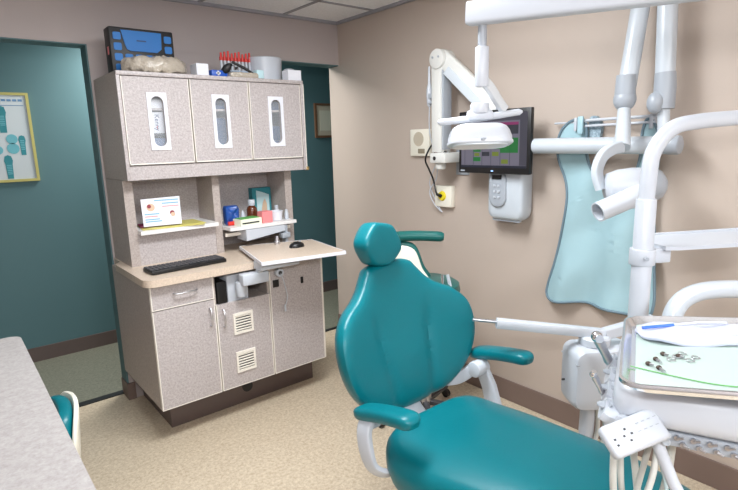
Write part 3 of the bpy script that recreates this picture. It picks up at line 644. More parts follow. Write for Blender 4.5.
# intraoral camera wand on its holder
t = thing('camera_wand', 'white intraoral camera wand clipped to the side of the arm column', 'wand', (2.38, 2.29, 1.74))
MB().lathe((2.37, 2.292, 1.775), [(.008, 0), (.014, .01), (.019, .06), (.017, .10), (.009, .135), (.007, .22), (.005, .232)], 16).build('wand_body', white_m, t)
MB().bx(2.35, 2.39, 2.252, 2.285, 1.82, 1.85, .003).bx(2.35, 2.39, 2.252, 2.285, 1.79, 1.80, .002).build('clip', grey_m, t)
MB().tube(spline([(2.37, 2.292, 1.78), (2.38, 2.30, 1.62), (2.42, 2.28, 1.45), (2.47, 2.33, 1.34), (2.47, 2.39, 1.25), (2.48, 2.36, 1.17), (2.49, 2.30, 1.12), (2.485, 2.33, 1.16), (2.48, 2.40, 1.30), (2.44, 2.30, 1.43)], 8), .0035, 8).build('cable', white_m, t)
t = thing('wall_speaker', 'cream square intercom speaker on the mocha wall', 'speaker', (XR - .02, 2.5, 1.47))
MB().bx(XR - .028, XR, 2.418, 2.592, 1.474, 1.648, .006).build('speaker_case', cream_m, t)
m = MB().cyl((XR - .028, 2.51, 1.585), (XR - .031, 2.51, 1.585), .046, n=30).build('speaker_grille', mat('beige_grille', s2l(186, 176, 158), .6), t)
m = MB().bx(XR - .031, XR - .027, 2.455, 2.515, 1.492, 1.522, .001).build('label_window', mat('olive_label', s2l(140, 130, 110), .6), t)
t = thing('wall_outlet', 'cream wall outlet box with a yellow plug below the monitor arm', 'outlet', (XR - .02, 2.28, 1.16))
MB().bx(XR - .04, XR, 2.215, 2.355, 1.155, 1.29, .006).build('outlet_box', cream_m, t)
MB().cyl((XR - .04, 2.29, 1.225), (XR - .052, 2.29, 1.225), .032, .026, n=24).build('socket', yellow_m, t, 'round yellow socket')
tag(MB().tube(spline([(XR - .05, 2.29, 1.225), (XR - .08, 2.30, 1.24), (2.44, 2.33, 1.33), (2.40, 2.33, 1.40), (2.36, 2.32, 1.46), (2.37, 2.29, 1.53), (2.38, 2.26, 1.56)], 8), .0055, 8).cyl((XR - .052, 2.29, 1.225), (XR - .085, 2.297, 1.24), .012, .008).build('power_cable', black_m), 'black cable from the yellow plug up to the monitor arm', 'cable')

# ------------------------------------------------------------------ x-ray unit
t = thing('x_ray_unit', 'white wall-mounted dental x-ray unit with long rail and jointed arms', 'x-ray unit', (2.45, 1.4, 1.1))
oc = rrect(1.655, 1.925, 1.125, 1.56, .05, 6)
MB().pad([(-(a - 1.79) * .86, b) for a, b in oc], .11, (XR - .058, 1.765, 0), (0, -1, 0), (0, 0, 1)).build('control_box', pale_m, t)
MB().pad(rrect(-.055, .055, 1.2, 1.40, .05, 6), .02, (XR - .12, 1.80, 0), (0, -1, 0), (0, 0, 1)).build('keypad_panel', grey_m, t)
m = MB()
for k in range(3):
    for j in range(2): m.bx(XR - .137, XR - .131, 1.778 + .026 * j, 1.793 + .026 * j, 1.25 + .032 * k, 1.262 + .032 * k, .001)
m.build('buttons', white_m, t)
MB().bx(XR - .135, XR - .128, 1.77, 1.83, 1.355, 1.378, .001).build('display', black_m, t)
MB().prism(rrect(1.90, 1.66, 1.0, 1.0, 0) if False else rect(-.0, .0, 0, 0) if False else rrect(-.09, .09, 1.118, 1.13, .005), .02, (XR - .07, 1.765, 0), (0, -1, 0), (0, 0, 1)).build('lower_lip', grey_m, t)
RX = 2.40; RZc = 1.533
MB().cyl((RX, 1.72, RZc), (RX, .945, RZc - .004), .0385, n=32, bev=.004).bx(RX - .01, XR - .05, 1.66, 1.76, 1.49, 1.57, .01).build('rail_arm', pale_m, t)
MB().cyl((RX, .945, RZc - .004), (RX, .885, RZc - .004), .040, n=32, bev=.01).build('end_cap', grey_m, t)
MB().cyl((RX, .955, 1.56), (RX, .965, 1.70), .024, n=20).build('riser', pale_m, t)
PB = V((RX, .965, 1.725)); PT = V((2.41, .99, 2.26)); PA = V((2.327, 1.095, 1.725)); PT2 = V((2.43, 1.085, 2.26))
MB().tube([PB, PT], .0385, 24).build('rear_arm', pale_m, t)
MB().tube([PB + V((0, 0, -.05)), PB + V((0, 0, -.045)), PB + V((0, 0, .05)), PB + V((0, .003, .1))], [.02, .042, .043, .040], 24).sphere(PB + V((-.03, .02, -.02)), (.035, .035, .045)).build('rear_elbow', grey_m, t, 'grey elbow cover')
MB().tube([PA, PT2], [.037, .037], 24).build('front_arm', pale_m, t)
MB().tube([PA + V((0, 0, .10)), PA + V((0, 0, .02))], [.039, .042], 24).sphere(PA + V((.0, -.0, -.0)), (.046, .046, .05)).build('front_elbow', grey_m, t, 'grey elbow knuckle')
MB().tube([PT2 + V((0, 0, .0)), PT2 + V((0, -.02, .05)), PT + V((-.01, .02, .05)), PT], .036, 20).build('upper_knuckle', grey_m, t)
hb = V((2.315, 1.07, 0))
MB().tube([PA + V((0, 0, -.03)), V((2.225, 1.045, 1.525))], [.025, .033], 24).build('drop_shaft', pale_m, t)
MB().tube(spline([(2.225, 1.045, 1.53), (2.167, 1.06, 1.52), (2.12, 1.075, 1.49), (2.095, 1.08, 1.43), (2.10, 1.06, 1.36)], 6), 1, 16, sq=(.05, .03), up=(.6, -.8, 0)).build('yoke', pale_m, t)
hR = V((.74, -.66, .02)).normalized()
hc = V((2.185, .975, 1.372))
q = V((0, 0, 1)).rotation_difference(hR)
MB().lathe(hc - hR * .11, [(.03, 0), (.055, .01), (.068, .05), (.074, .11), (.072, .15)], 32, hR).build('tube_head', white_m, t)
MB().lathe(hc + hR * .04, [(.0725, 0), (.072, .03), (.06, .065), (.035, .085), (.01, .09)], 32, hR).build('head_cap', grey_m, t)
c0 = V((2.15, .93, 1.343)); cd_ = (V((2.01, 1.005, 1.288)) - c0).normalized()
m = MB().lathe(c0, [(.047, 0), (.044, .04), (.04, .06), (.04, .19), (.034, .19), (.034, .02)], 32, cd_); m.build('aiming_cone', white_m, t, 'open aiming cone')
MB().lathe(c0 + cd_ * .03, [(.0335, 0), (.0335, .004)], 24, cd_).build('cone_inside', grey_m, t)

# ------------------------------------------------------------------ lead apron and rack
t = thing('apron_rack', 'white double-rod wall rack that holds the lead apron', 'rack', (XR - .05, 1.25, 1.63))
MB().tube([(XR - .05, 1.40, 1.648), (XR - .05, 1.02, 1.655)], .007, 8).tube([(XR - .05, 1.39, 1.622), (XR - .05, 1.02, 1.629)], .006, 8).build('rod', white_m, t)
for y0 in (1.385, 1.03): MB().bx(XR - .06, XR, y0, y0 + .015, 1.60, 1.665, .003).build('bracket', white_m, t)
MB().tube([(XR - .03, 1.52, 1.642), (XR - .05, 1.34, 1.642)], .005, 8).tube([(XR - .05, 1.10, 1.65), (XR - .04, .99, 1.652)], .005, 8).build('hook_peg', white_m, t)
t = thing('lead_apron', 'pale blue lead apron with dark binding hanging on the mocha wall', 'apron', (XR - .04, 1.25, .72))
ap = [(1.405, 1.655), (1.44, 1.64), (1.475, 1.60), (1.492, 1.53), (1.478, 1.44), (1.44, 1.34), (1.425, 1.24), (1.445, 1.10), (1.485, .93), (1.52, .80), (1.52, .735), (1.46, .715), (1.34, .73), (1.2, .735), (1.06, .728), (.985, .745), (.965, .80), (.968, .90), (.995, 1.10), (1.01, 1.30), (1.0, 1.42), (1.0, 1.55), (1.03, 1.63), (1.06, 1.64), (1.075, 1.58), (1.075, 1.48), (1.10, 1.375), (1.16, 1.325), (1.225, 1.335), (1.28, 1.385), (1.325, 1.47), (1.335, 1.56), (1.345, 1.635), (1.37, 1.66)]
aps = [(p.x, p.y) for p in spline([(a, b, 0) for a, b in ap], 4, True)]
def apron_mesh(o2, t_, off, grow=0):
    m = MB(); m.prism(o2, t_, (XR - off, 0, 0), (0, 1, 0), (0, 0, 1)); bm = m.bm
    for _ in range(3):
        es = [e for e in bm.edges if e.calc_length() > .05]
        if es: bmesh.ops.subdivide_edges(bm, edges=es, cuts=1, use_grid_fill=False); bmesh.ops.triangulate(bm, faces=bm.faces)
    for v in bm.verts:
        y, z = v.co.y, v.co.z
        k = min(1, max(0, (1.62 - z) / .5))
        v.co.x += -k * (0.02 * math.sin((y - 1.25) * 26 + z * 4) + .012 * noise.noise(V((y * 7, z * 3, .5))) + .008 * math.sin(z * 14 + y * 20))
    return m
apron_mesh(aps, .014, .045).build('apron_sheet', apron_m, t)
inner = []
n_ = len(aps)
for i, p in enumerate(aps):
    a, b = V((*aps[i - 1], 0)), V((*aps[(i + 1) % n_], 0)); d = (b - a).normalized(); nn = V((-d.y, d.x, 0)); inner.append((p[0] + nn.x * .004, p[1] + nn.y * .004))
pts = []
for (y, z) in aps + aps[:1]:
    k = min(1, max(0, (1.62 - z) / .5))
    pts.append((XR - .045 - .003 - k * (0.02 * math.sin((y - 1.25) * 26 + z * 4) + .012 * noise.noise(V((y * 7, z * 3, .5))) + .008 * math.sin(z * 14 + y * 20)), y, z))
MB().tube(pts, .0065, 8).build('binding', aprtrim_m, t, 'dark grey-blue binding')
MB().bx(XR - .075, XR - .06, 1.345, 1.375, 1.585, 1.67, .006).build('hang_loop', apron_m, t)
tk = MB().prism([(p.x, p.y) for p in spline([(1.335, 1.66, 0), (1.30, 1.665, 0), (1.275, 1.62, 0), (1.285, 1.555, 0), (1.315, 1.53, 0), (1.335, 1.57, 0)], 4, True)], .025, (XR - .03, 0, 0), (0, 1, 0), (0, 0, 1)).build('shoulder_lining', mat('blue_grey_pattern', s2l(140, 160, 172), .6, speck=s2l(90, 110, 126), scale=160), t, 'patterned blue-grey shoulder lining')

# ------------------------------------------------------------------ treatment chair
OX, OY = 1.375, 1.40
ch = thing('treatment_chair', 'large teal upholstered treatment chair with white armrest brackets', 'dental chair', (OX, OY - .3, 0))
rec = math.radians(15)
BW = V((0, math.sin(rec), math.cos(rec))); BU = V((-1, 0, 0))   # BU x BW = faces -Y
BU = V((1, 0, 0)); BN = BU.cross(BW)                            # points to -Y and up
half = [(0, 0), (.10, .006), (.20, .03), (.285, .095), (.335, .18), (.352, .27), (.338, .355), (.285, .42), (.215, .462), (.17, .50), (.135, .545), (.10, .58), (0, .592)]
ol = half + [(-a, b) for a, b in half[-2:0:-1]]
ol = [(p.x, p.y) for p in spline([(a, b, 0) for a, b in ol], 4, True)]
def bback(a, b):
    w = .075 * min(1.6, (abs(a) / .33) ** 2) - .0
    c = 0
    # raised lumbar cushion with soft creases at its sides
    dx = abs(a) - .125 - .03 * (b - .25) / .25
    if b < .42: c -= .012 * math.exp(-(dx / .018) ** 2) * (1 - max(0, (b - .3) / .12))
    c += .012 * math.exp(-(a / .11) ** 2) * math.exp(-((b - .16) / .13) ** 2)
    return w + c
bprof = [(.5, -.5), (.8, -.5), (.93, -.46), (.98, -.34), (1, -.1), (1, .12), (.985, .3), (.955, .41), (.9, .475), (.84, .5), (.78, .51), (.72, .515), (.66, .52), (.6, .52), (.54, .52), (.48, .52), (.42, .52), (.36, .52), (.3, .53), (.24, .53), (.18, .53), (.1, .53)]
P0 = V((OX, OY + .03, .53))
MB().pad(ol, .088, P0 + V((-.012, 0, 0)), BU, BW, bend=bback, prof=bprof, cen=(0, .27)).build('backrest', teal_m, ch)
MB().pad([(a * .74, .27 + (b - .27) * .8) for a, b in ol], .03, P0 - BN * .045, BU, BW, bend=lambda a, b: .085 * min(1.6, (abs(a) / .33) ** 2), cen=(0, .27)).build('backrest_shell', white_m, ch, 'white backrest rear shell')
hh_ = [(0, .0), (.045, .003), (.075, .02), (.118, .07), (.122, .105), (.10, .145), (.07, .18), (.045, .192), (0, .194)]
hl = hh_ + [(-a, b) for a, b in hh_[-2:0:-1]]
hl = [(p.x * .9, p.y * .88) for p in spline([(a, b, 0) for a, b in hl], 4, True)]
ra = math.radians(-11); hl = [(.93 * (a * math.cos(ra) - (b - .085) * math.sin(ra)), (a * math.sin(ra) + (b - .085) * math.cos(ra)) + .085) for a, b in hl]
hyaw = math.radians(6); HU = V((math.cos(hyaw), math.sin(hyaw), 0)); HW = V((0, math.sin(math.radians(7)), math.cos(math.radians(7))))
H0 = P0 + BW * .588 + BN * .035 + V((-.066, 0, -.012))
MB().pad(hl, .085, H0, HU, HW, bend=lambda a, b: .9 * a * a, cen=(0, .09)).build('headrest', teal_m, ch)
MB().bx(OX - .045, OX + .0, OY + .19, OY + .215, 1.0, 1.14, .006).box((OX - .05, OY + .215, 1.16), (.06, .03, .08), .01).build('headrest_bar', white_m, ch)
# seat and leg rest: an outline in plan with a side profile
sp = math.radians(5)
SW = V((0, math.cos(sp), -math.sin(sp))); 
so = [(0, .0), (.12, -.003), (.215, -.02), (.275, -.08), (.295, -.17), (.29, -.30), (.262, -.48), (.245, -.66), (.225, -.86), (.205, -1.02), (.15, -1.10), (0, -1.13)]
sl = so + [(-a, b) for a, b in so[-2:0:-1]]
sl = [(p.x, p.y) for p in spline([(a, b, 0) for a, b in sl], 4, True)]
def bseat(a, b):
    r = .0
    r += -1.1 * max(0, abs(a) - .10) ** 2       # saddle falls away at the flanks
    r += -.35 * max(0, -b - .5) ** 2                  # legs droop
    r += .02 * math.exp(-((b + .02) / .08) ** 2)
    return r
sprof = [(.5, -.5), (.8, -.5), (.93, -.46), (.98, -.34), (1, -.1), (1, .1), (.99, .25), (.965, .37), (.93, .44), (.88, .48), (.8, .5), (.7, .51), (.6, .515), (.5, .52), (.4, .52), (.3, .52), (.2, .52), (.1, .52)]
MB().pad(sl, .13, (OX - .05, OY - .095, .505), (1, 0, 0), SW, bend=bseat, prof=sprof, cen=(0, -.5)).build('seat', teal_m, ch)
MB().pad([(a * .8, -.5 + (b + .5) * .8) for a, b in sl], .06, (OX - .03, OY - .095, .40), (1, 0, 0), SW, cen=(0, -.5)).build('seat_pan', white_m, ch, 'white under-seat pan')
# arms
def arm_pad(cx, y0, z0, y1, z1, name='armrest'):
    P = spline([(cx, y0 + .0, z0 - .012), (cx, y0 - .05, z0 + .006), (cx + .003, (y0 + y1) / 2, (z0 + z1) / 2 + .008), (cx + .006, y1 + .04, z1 + .004), (cx + .008, y1, z1)], 5)
    n = len(P); r = [min(1, .45 + .55 * math.sin(min(1, i / 5) * math.pi / 2)) * min(1, .45 + .55 * math.sin(min(1, (n - 1 - i) / 5) * math.pi / 2)) for i in range(n)]
    return MB().tube(P, r, 20, sq=(.084, .05), e=.62).build(name, teal_m, ch)
def rim(P, r): return P
arm_pad(1.05, 1.375, .645, 1.09, .695)
arm_pad(1.715, 1.41, .665, 1.115, .705)
a_ = MB().tube(spline([(1.04, 1.30, .65), (1.015, 1.30, .60), (1.01, 1.28, .52), (1.025, 1.26, .47), (1.075, 1.23, .45), (1.18, 1.22, .455)], 5), [1, 1, 1, 1, 1, 1, 1, 1, 1, 1, .95, .95, .9, .9, .9, .9, .9, .9, .9, .9, .9, .9, .85, .85, .85, .85], 16, sq=(.062, .022), up=(1, 0, 0))
a_.build('arm_bracket', white_m, ch, 'white curved arm bracket')
MB().cyl((1.03, 1.32, .61), (1.09, 1.32, .61), .026, bev=.004).tube([(1.06, 1.325, .61), (1.13, 1.39, .62), (1.18, 1.43, .63)], .014, 12).build('arm_pivot', white_m, ch)
MB().cyl((1.635, 1.335, .62), (1.71, 1.335, .62), .034, bev=.006).tube(spline([(1.665, 1.34, .63), (1.62, 1.40, .57), (1.55, 1.44, .57), (1.50, 1.45, .61)], 5), 1, 16, sq=(.028, .05)).build('arm_pivot', white_m, ch)
MB().tube([(1.69, 1.34, .63), (1.70, 1.30, .54), (1.69, 1.26, .44), (1.60, 1.22, .42)], [1, 1.15, 1.3, 1.2], 16, sq=(.06, .025), up=(1, 0, 0)).build('arm_bracket', white_m, ch, 'white splayed arm bracket')
MB().tube([(1.36, 1.50, .60), (1.36, 1.43, .52), (1.36, 1.34, .45)], 1, 16, sq=(.09, .03)).build('back_bracket', white_m, ch)
MB().bx(1.22, 1.50, .75, 1.25, .20, .40, .03).box((1.36, 1.0, .14), (.22, .3, .16), .02).build('lift_housing', white_m, ch)
MB().pad(rrect(-.24, .24, -.45, .38, .1, 6), .05, (1.36, 1.02, .028), (1, 0, 0), (0, 1, 0)).build('floor_base', dgrey_m, ch)

# ------------------------------------------------------------------ delivery unit and its post
uh = V((.9207, .3903, 0)); vh = V((.3903, -.9207, 0))
du = thing('delivery_unit', 'white dental delivery unit with instrument holders and hoses', 'delivery unit', (1.45, .62, 0))
D = V((1.164, .466, 0))
def d(a, b, z): return D + uh * a + vh * b + V((0, 0, z))
MB().pad(rrect(-.075, .34, -.058, .50, .05, 6), .085, d(0, 0, 1.0), uh, vh * -1 if False else vh, prof=[(.5, .5), (.8, .5), (.93, .47), (.975, .38), (1, .15), (1, -.1), (.985, -.32), (.96, -.44), (.92, -.49), (.8, -.5), (.5, -.5)]).build('unit_body', white_m, du)
m = MB().box(d(.1, .25, .94), (.30, .44, .04), .008, Matrix(((uh.x, vh.x, 0), (uh.y, vh.y, 0), (0, 0, 1)))); m.build('lower_body', pale_m, du)
RM = Matrix(((uh.x, vh.x, 0), (uh.y, vh.y, 0), (0, 0, 1)))
cp = MB().box(d(-.054, .25, .938), (.012, .42, .032), .003, RM).build('connector_panel', grey_m, du, 'grey connector panel')
m = MB()
for k in range(7):
    for j in range(2):
        c = d(-.061, .07 + .03 * k + .012 * j, .946 - .014 * j); m.cyl(c, c - uh * .006, .0055, n=12)
        m.tube([c - uh * .006, c - uh * .008 + vh * .012 + V((0, 0, .004 - .008 * j))], .003, 6)
m.build('connectors', satin_m, cp, 'steel valve connectors')
m = MB()
for k in range(2):
    c = d(-.061, .052, .947 - .017 * k); m.lathe(c, [(.008, 0), (.008, .003), (.006, .003), (.006, .001)], 16, -uh)
m.build('round_ports', pale_m, cp)
# instrument holders on the left flank
hold = MB()
for k in range(4):
    a = -.035 + .095 * k
    hold.tube([d(a, -.045, .955), d(a, -.064, .96), d(a, -.078, .968)], 1, 16, sq=(.08, .032), e=.6)
hold.box(d(.11, -.058, .945), (.36, .03, .045), .008, RM).build('instrument_holder', white_m, du)
for k in range(4):
    a = -.035 + .095 * k; MB().lathe(d(a, -.074, .974), [(.016, 0), (.016, .004), (.012, .005)], 16, (0, 0, 1)).build('holder_slot', grey_m, du)
# touch controller
cc = V(d(-.115, -.012, .963)); ax = V((.767 * .943 + .144 * .293 + .62 * .163, -.636 * .943 + .132 * .293 + .761 * .163, -.028 * .943 + .981 * .293 - .194 * .163)).normalized(); ay = -V((.771 * .331 - .144 * .745 - .62 * .579, -.636 * .331 - .132 * .745 - .761 * .579, -.028 * .331 - .981 * .745 + .194 * .579)).normalized(); ay = (ay - ax * ay.dot(ax)).normalized(); nz = ax.cross(ay); RC = Matrix((ax, ay, nz)).transposed()
co = MB().box(cc, (.132, .068, .028), .010, RC, 3).build('touch_controller', white_m, du, 'white touch pad controller')
m = MB()
for a, b in ((-.028, 0), (-.010, 0), (-.019, .012), (-.019, -.012), (-.05, .0), (-.05, -.012)): m.box(cc + RC @ V((a, b, .0142)), (.005, .004, .001), 0, RC)
m.build('button_marks', dgrey_m, co, smooth=False)
m = MB()
for k in range(4): m.box(cc + RC @ V((.012 + .014 * k, .014, .0142)), (.007, .0015, .001), 0, RC).box(cc + RC @ V((.008 + .014 * k, -.002, .0142)), (.007, .0015, .001), 0, RC)
m.build('button_marks', grey_m, co, smooth=False)
MB().tube([cc - nz * .01 + ay * .02, d(-.02, 0.0, .95)], 1, 12, sq=(.05, .03)).build('controller_mount', white_m, co)
# flexible hoses
for pts, r, mm in (([d(-.035, -.05, .945), d(-.05, -.045, .8), d(-.03, -.035, .72), d(.03, -.03, .70)], .008, gum_m),
                   ([d(-.01, -.04, .945), d(-.03, -.03, .8), d(0, -.02, .72), d(.05, -.02, .70)], .007, gum_m),
                   ([d(.06, -.03, .945), d(.03, -.005, .82), d(.03, .01, .73), d(.06, .03, .705)], .008, gum_m),
                   ([d(.0, .03, .925), d(-.03, .01, .82), d(-.06, -.01, .72), d(-.02, -.03, .70)], .007, gum_m),
                   ([d(-.02, .04, .93), d(-.07, .03, .84), d(-.09, .0, .74), d(-.02, -.03, .70)], .007, gum_m),
                   ([d(.02, .07, .925), d(.02, .065, .8), d(.0, .05, .73), d(.04, .04, .705)], .009, gum_m),
                   ([d(-.0, .02, .93), d(.0, .06, .80), d(-.03, .07, .72), d(-.06, .03, .70)], .004, mat('clear_tubing', s2l(200, 220, 224), .2))):
    MB().tube(spline(pts, 8), r, 12).build('hose', mm, du)
MB().tube([d(-.045, .03, .93), d(-.06, .07, .84), d(-.10, .155, .70)], .013, 16).build('unit_handle', white_m, du, 'thick white handle tube')
# handpieces
def handpiece(a, head, tail, label, thick=1.0, tip=True):
    t = thing('handpiece', label, 'handpiece', a, 'steel handpieces in the holder')
    A, B = V(a), V(head); dd = (B - A); L_ = dd.length
    MB().tube([A, A + dd * .1, A + dd * .3, A + dd * .6, A + dd * .8, B], [.008 * thick, .0105 * thick, .009 * thick, .010 * thick, .011 * thick, .010 * thick], 18).build('grip', satin_m, t)
    m = MB().sphere(B + dd.normalized() * .003, .0125 * thick)
    m.cyl(B + V((-.0, 0, -.0)), B + V(tail), .009 * thick, n=14).build('handpiece_head', chrome_m, t)
    return t
handpiece(d(.24, -.078, .965), d(.222, -.112, 1.04), (-.012, -.012, .002), 'large steel handpiece with round head in the far holder slot', 1.25)
handpiece(d(.05, -.082, .962), d(.035, -.104, 1.012), (-.004, -.002, .012), 'thin steel handpiece tip in the middle holder slot', .7)

# instrument tray
tu = V((.916, .401, -.011)).normalized(); tv = V((.400, -.911, .104)); tv = (tv - tu * tv.dot(tu)).normalized(); tn = tv.cross(tu) * -1
tn = tu.cross(tv); tn = tn if tn.z > 0 else -tn
TA = V((1.462, .65, 1.064)) * .96 + V((0, 0, 1.58)) * .04
def tp(a, b, z=0.): return TA + tu * a + tv * b + tn * z
t = thing('instrument_tray', 'shallow stainless steel tray lined with white paper on the delivery unit', 'tray', tp(-.2, .15))
TL, TWd = -.455, .36
# prism/pad need U x W = up : use (tv, tu) order
trim_o = [(b, a) for a, b in rrect(TL, .015, 0, TWd, .045, 6)]
def scale_o(o2, g_): return [(p[0] + (g_ if p[0] < TWd / 2 else -g_), p[1] + (g_ if p[1] < TL / 2 else -g_)) for p in o2]
NN = tv.cross(tu); sg = 1 if NN.z > 0 else -1
rings = [(0, .0), (.001, .004), (.006, .005), (.009, .002), (.016, -.012), (.02, -.014)]
m = MB(); loops = []
for g_, z in rings + [(.02, -.016), (.014, -.016), (.007, -.001), (.0, -.003)]:
    loops.append([m.bm.verts.new(TA + tv * p[0] + tu * p[1] + tn * z) for p in scale_o(trim_o, g_)])
for A_, B_ in zip(loops, loops[1:] + loops[:1]):
    for k in range(len(A_)): m.bm.faces.new((A_[k], A_[(k + 1) % len(A_)], B_[(k + 1) % len(A_)], B_[k]))
m.build('tray_rim', steel_m, t, 'bright raised steel rim')
MB().prism(scale_o(trim_o, .019), .0015 * sg, TA - tn * .0155, tv, tu).build('tray_pan', steel_m, t)
tag(MB().prism([(p[0], p[1]) for p in scale_o([(b, a) for a, b in rrect(TL, .015, 0, TWd, .01, 2)], .03)], .0008 * sg, TA - tn * .0135, tv, tu).build('tray_liner', mint_m, smooth=False), 'pale mint paper liner lying in the steel tray', 'paper')
m = MB().box(tp(-.22, .18, -.026) , (.34, .20, .016), .004, Matrix((tu, tv, tn)).transposed()).build('tray_holder', pale_m, t, 'grey tray support under the pan')
# folded mask / napkin with straps at the far side
nap = MB(); no = [(p.x, p.y) for p in spline([(.03, -.06, 0), (.12, -.035, 0), (.24, -.03, 0), (.345, -.04, 0), (.345, -.12, 0), (.24, -.16, 0), (.12, -.175, 0), (.05, -.15, 0)], 5, True)]
nap.pad(no, .014, TA - tn * .005, tv, tu, bend=lambda a, b: .0035 * math.sin(a * 40 + b * 45) + .003 * math.sin(b * 95 - a * 20))
tag(nap.build('folded_napkin', nap_m), 'folded white napkin across the far half of the steel tray', 'napkin')
t = thing('marker_pen', 'clear pen with a blue tip lying on the folded napkin', 'pen', tp(-.08, .04, .005))
MB().tube([tp(-.105, .045, .008), tp(-.075, .115, .008)], .004, 8).build('pen_barrel', mat('royal_blue_ink', s2l(40, 100, 200), .4), t)
MB().tube([tp(-.075, .115, .008), tp(-.05, .17, .008), tp(-.05, .23, .009)], .0035, 8).build('pen_cap', white_m, t)
t = thing('napkin_clip', 'small navy striped clip at the right end of the napkin', 'clip', tp(-.05, .27, .005))
for k in range(4): MB().tube([tp(-.075 + .003 * k, .255 + .016 * k, .006), tp(-.05 + .003 * k, .262 + .016 * k, .009)], .0025, 6).build('clip_tooth', navyp_m, t)
for k, (a, b, l) in enumerate(((-.24, .085, 'topmost dark bur on the mint paper liner'), (-.275, .07, 'middle dark bur on the mint paper liner'), (-.305, .055, 'dark bur nearest the tray rim left on the liner'), (-.325, .075, 'lowest dark bur on the mint paper liner'), (-.25, .115, 'bright bur lying right of the dark burs'))):
    A_ = tp(a, b, -.008); B_ = A_ + tu * -.02 * (1 if k % 2 else .4) + tv * .010
    tb = thing('dental_bur', l, 'dental tool', A_, 'small burs on the tray')
    MB().tube([A_, B_], .003, 8).build('shank', satin_m, tb); MB().sphere(A_, (.006, .006, .005), n=10).build('bur_head', mat('dark_bronze', (.07, .05, .04), .4, .5), tb)
tag(MB().tube(spline([tp(-.32, .02, -.0105), tp(-.36, .1, -.0105), tp(-.39, .18, -.0105), tp(-.395, .3, -.0105)], 5), .0012, 6).build('floss_thread', green_m), 'thin pale green thread lying near the front of the liner', 'thread')
m = MB()
for k in range(5):
    c = tp(-.27 + .02 * (k % 3), .10 + .012 * k, -.009); m.tube([c + V((.008 * math.cos(a), .008 * math.sin(a), 0)) for a in [2 * math.pi * j / 12 for j in range(13)]], .0015, 6)
tag(m.build('wire_coils', satin_m), 'little loops of thin wire beside the burs', 'wire')

# post, side tray bracket and curved tube
po = thing('unit_post', 'white vertical post bending right at the top with a clamped side shelf', 'post', (1.62, .68, .35))
px, py_ = 1.618, .678
MB().cyl((px - .02, py_ - .01, .35), (px + .0, py_, 1.39), .0285, n=28, bev=.003).build('post_sleeve', white_m, po)
MB().tube(spline([(px, py_, 1.35), (px + .005, py_, 1.46), (px + .018, py_ - .004, 1.53), (px + .06, py_ - .03, 1.59), (px + .14, py_ - .07, 1.61), (px + .32, py_ - .16, 1.622), (px + .50, py_ - .25, 1.64)], 8), .0225, 24).build('bent_tube', white_m, po)
cl = MB().cyl((px, py_, 1.19), (px, py_, 1.24), .0365, n=28, bev=.003).box((px + .045, py_ - .025, 1.216), (.07, .03, .045), .004, Matrix.Rotation(-.55, 3, 'Z')).build('clamp', white_m, po)
MB().cyl((px - .03, py_ - .025, 1.216), (px - .036, py_ - .03, 1.216), .006, n=12).build('clamp_screw', grey_m, cl)
q1 = V((.86, -.51, 0)).normalized(); q2 = V((.51, .86, 0))
c0 = V((px + .05, py_ - .025, 1.235))
MB().prism([(0, -.03), (.04, -.04), (.5, -.05), (.5, .17), (.07, .15), (.0, .05)], .012, c0, q1, q2).build('side_shelf', white_m, po)
MB().prism([(.05, .0), (.5, .0), (.5, .02), (.09, .018)], .008, c0 + q2 * .15, q1, (0, 0, 1)).build('shelf_lip', white_m, po)
MB().tube(spline([(1.535, .56, .90), (1.545, .56, 1.02), (1.567, .555, 1.09), (1.605, .535, 1.125), (1.67, .495, 1.137), (1.80, .41, 1.130), (1.95, .32, 1.127)], 8), .0255, 24).build('grab_tube', pale_m, po, 'pale curved grab tube')

# cuspidor / bottle box and telescoping arm
t = thing('bottle_housing', 'white rounded water bottle housing behind the delivery unit', 'housing', (1.97, .96, .5))
Ux = V((.8, -.6, 0)); 
bo = rrect(-.13, .13, 0, .26, .04, 6)
ctr = V((1.975, .965, .495))
MB().pad(bo, .16, ctr, Ux, (0, 0, 1), prof=[(.5, -.5), (.8, -.5), (.93, -.46), (.98, -.36), (1, -.2), (1, .2), (.98, .36), (.93, .46), (.8, .5), (.5, .5)]).build('housing_body', white_m, t)
MB().prism(rrect(-.1265, .1265, .198, .202, .0018, 2), .153, ctr + V((.6, .8, 0)) * .0765, Ux, (0, 0, 1)).build('lid_seam', grey_m, t, smooth=False)
MB().lathe(ctr + V((-.02, 0.015, .258)), [(.055, 0), (.06, .004), (.06, .03), (.052, .038)], 32).build('lid_cap', white_m, t)
MB().cyl(ctr + V((-.11, .085, .11)) + V((0, 0, 0)), ctr + V((-.12, .09, .11)), .004).build('side_button', dgrey_m, t)
MB().tube([ctr + V((-.03, .02, .01)), ctr + V((-.04, .02, -.30))], .03, 16).bx(1.60, 1.93, 1.0, 1.06, .19, .24, .01).build('support_column', white_m, t)
for k in range(6):
    MB().tube(spline([ctr + Ux * (-.03 + .025 * k) + V((-.0, -.03, .01)), ctr + Ux * (-.03 + .028 * k) + V((-.0, -.04, -.1)), ctr + Ux * (-.05 + .03 * k) + V((-.05, -.06, -.22))], 6), .009, 10).build('hose', gum_m, t)
ta = thing('telescopic_arm', 'long white bar with a thin steel rod reaching behind the treatment chair', 'arm', (1.9, 1.05, .84))
e0, e1, e2 = V((1.985, .955, .795)), V((1.655, 1.235, .850)), V((1.58, 1.295, .868))
MB().tube([e1, e0], 1, 12, sq=(.034, .040)).build('outer_bar', white_m, ta)
MB().tube([e1 + V((.03, -.02, 0)), e2], .007, 12).build('inner_rod', satin_m, ta)
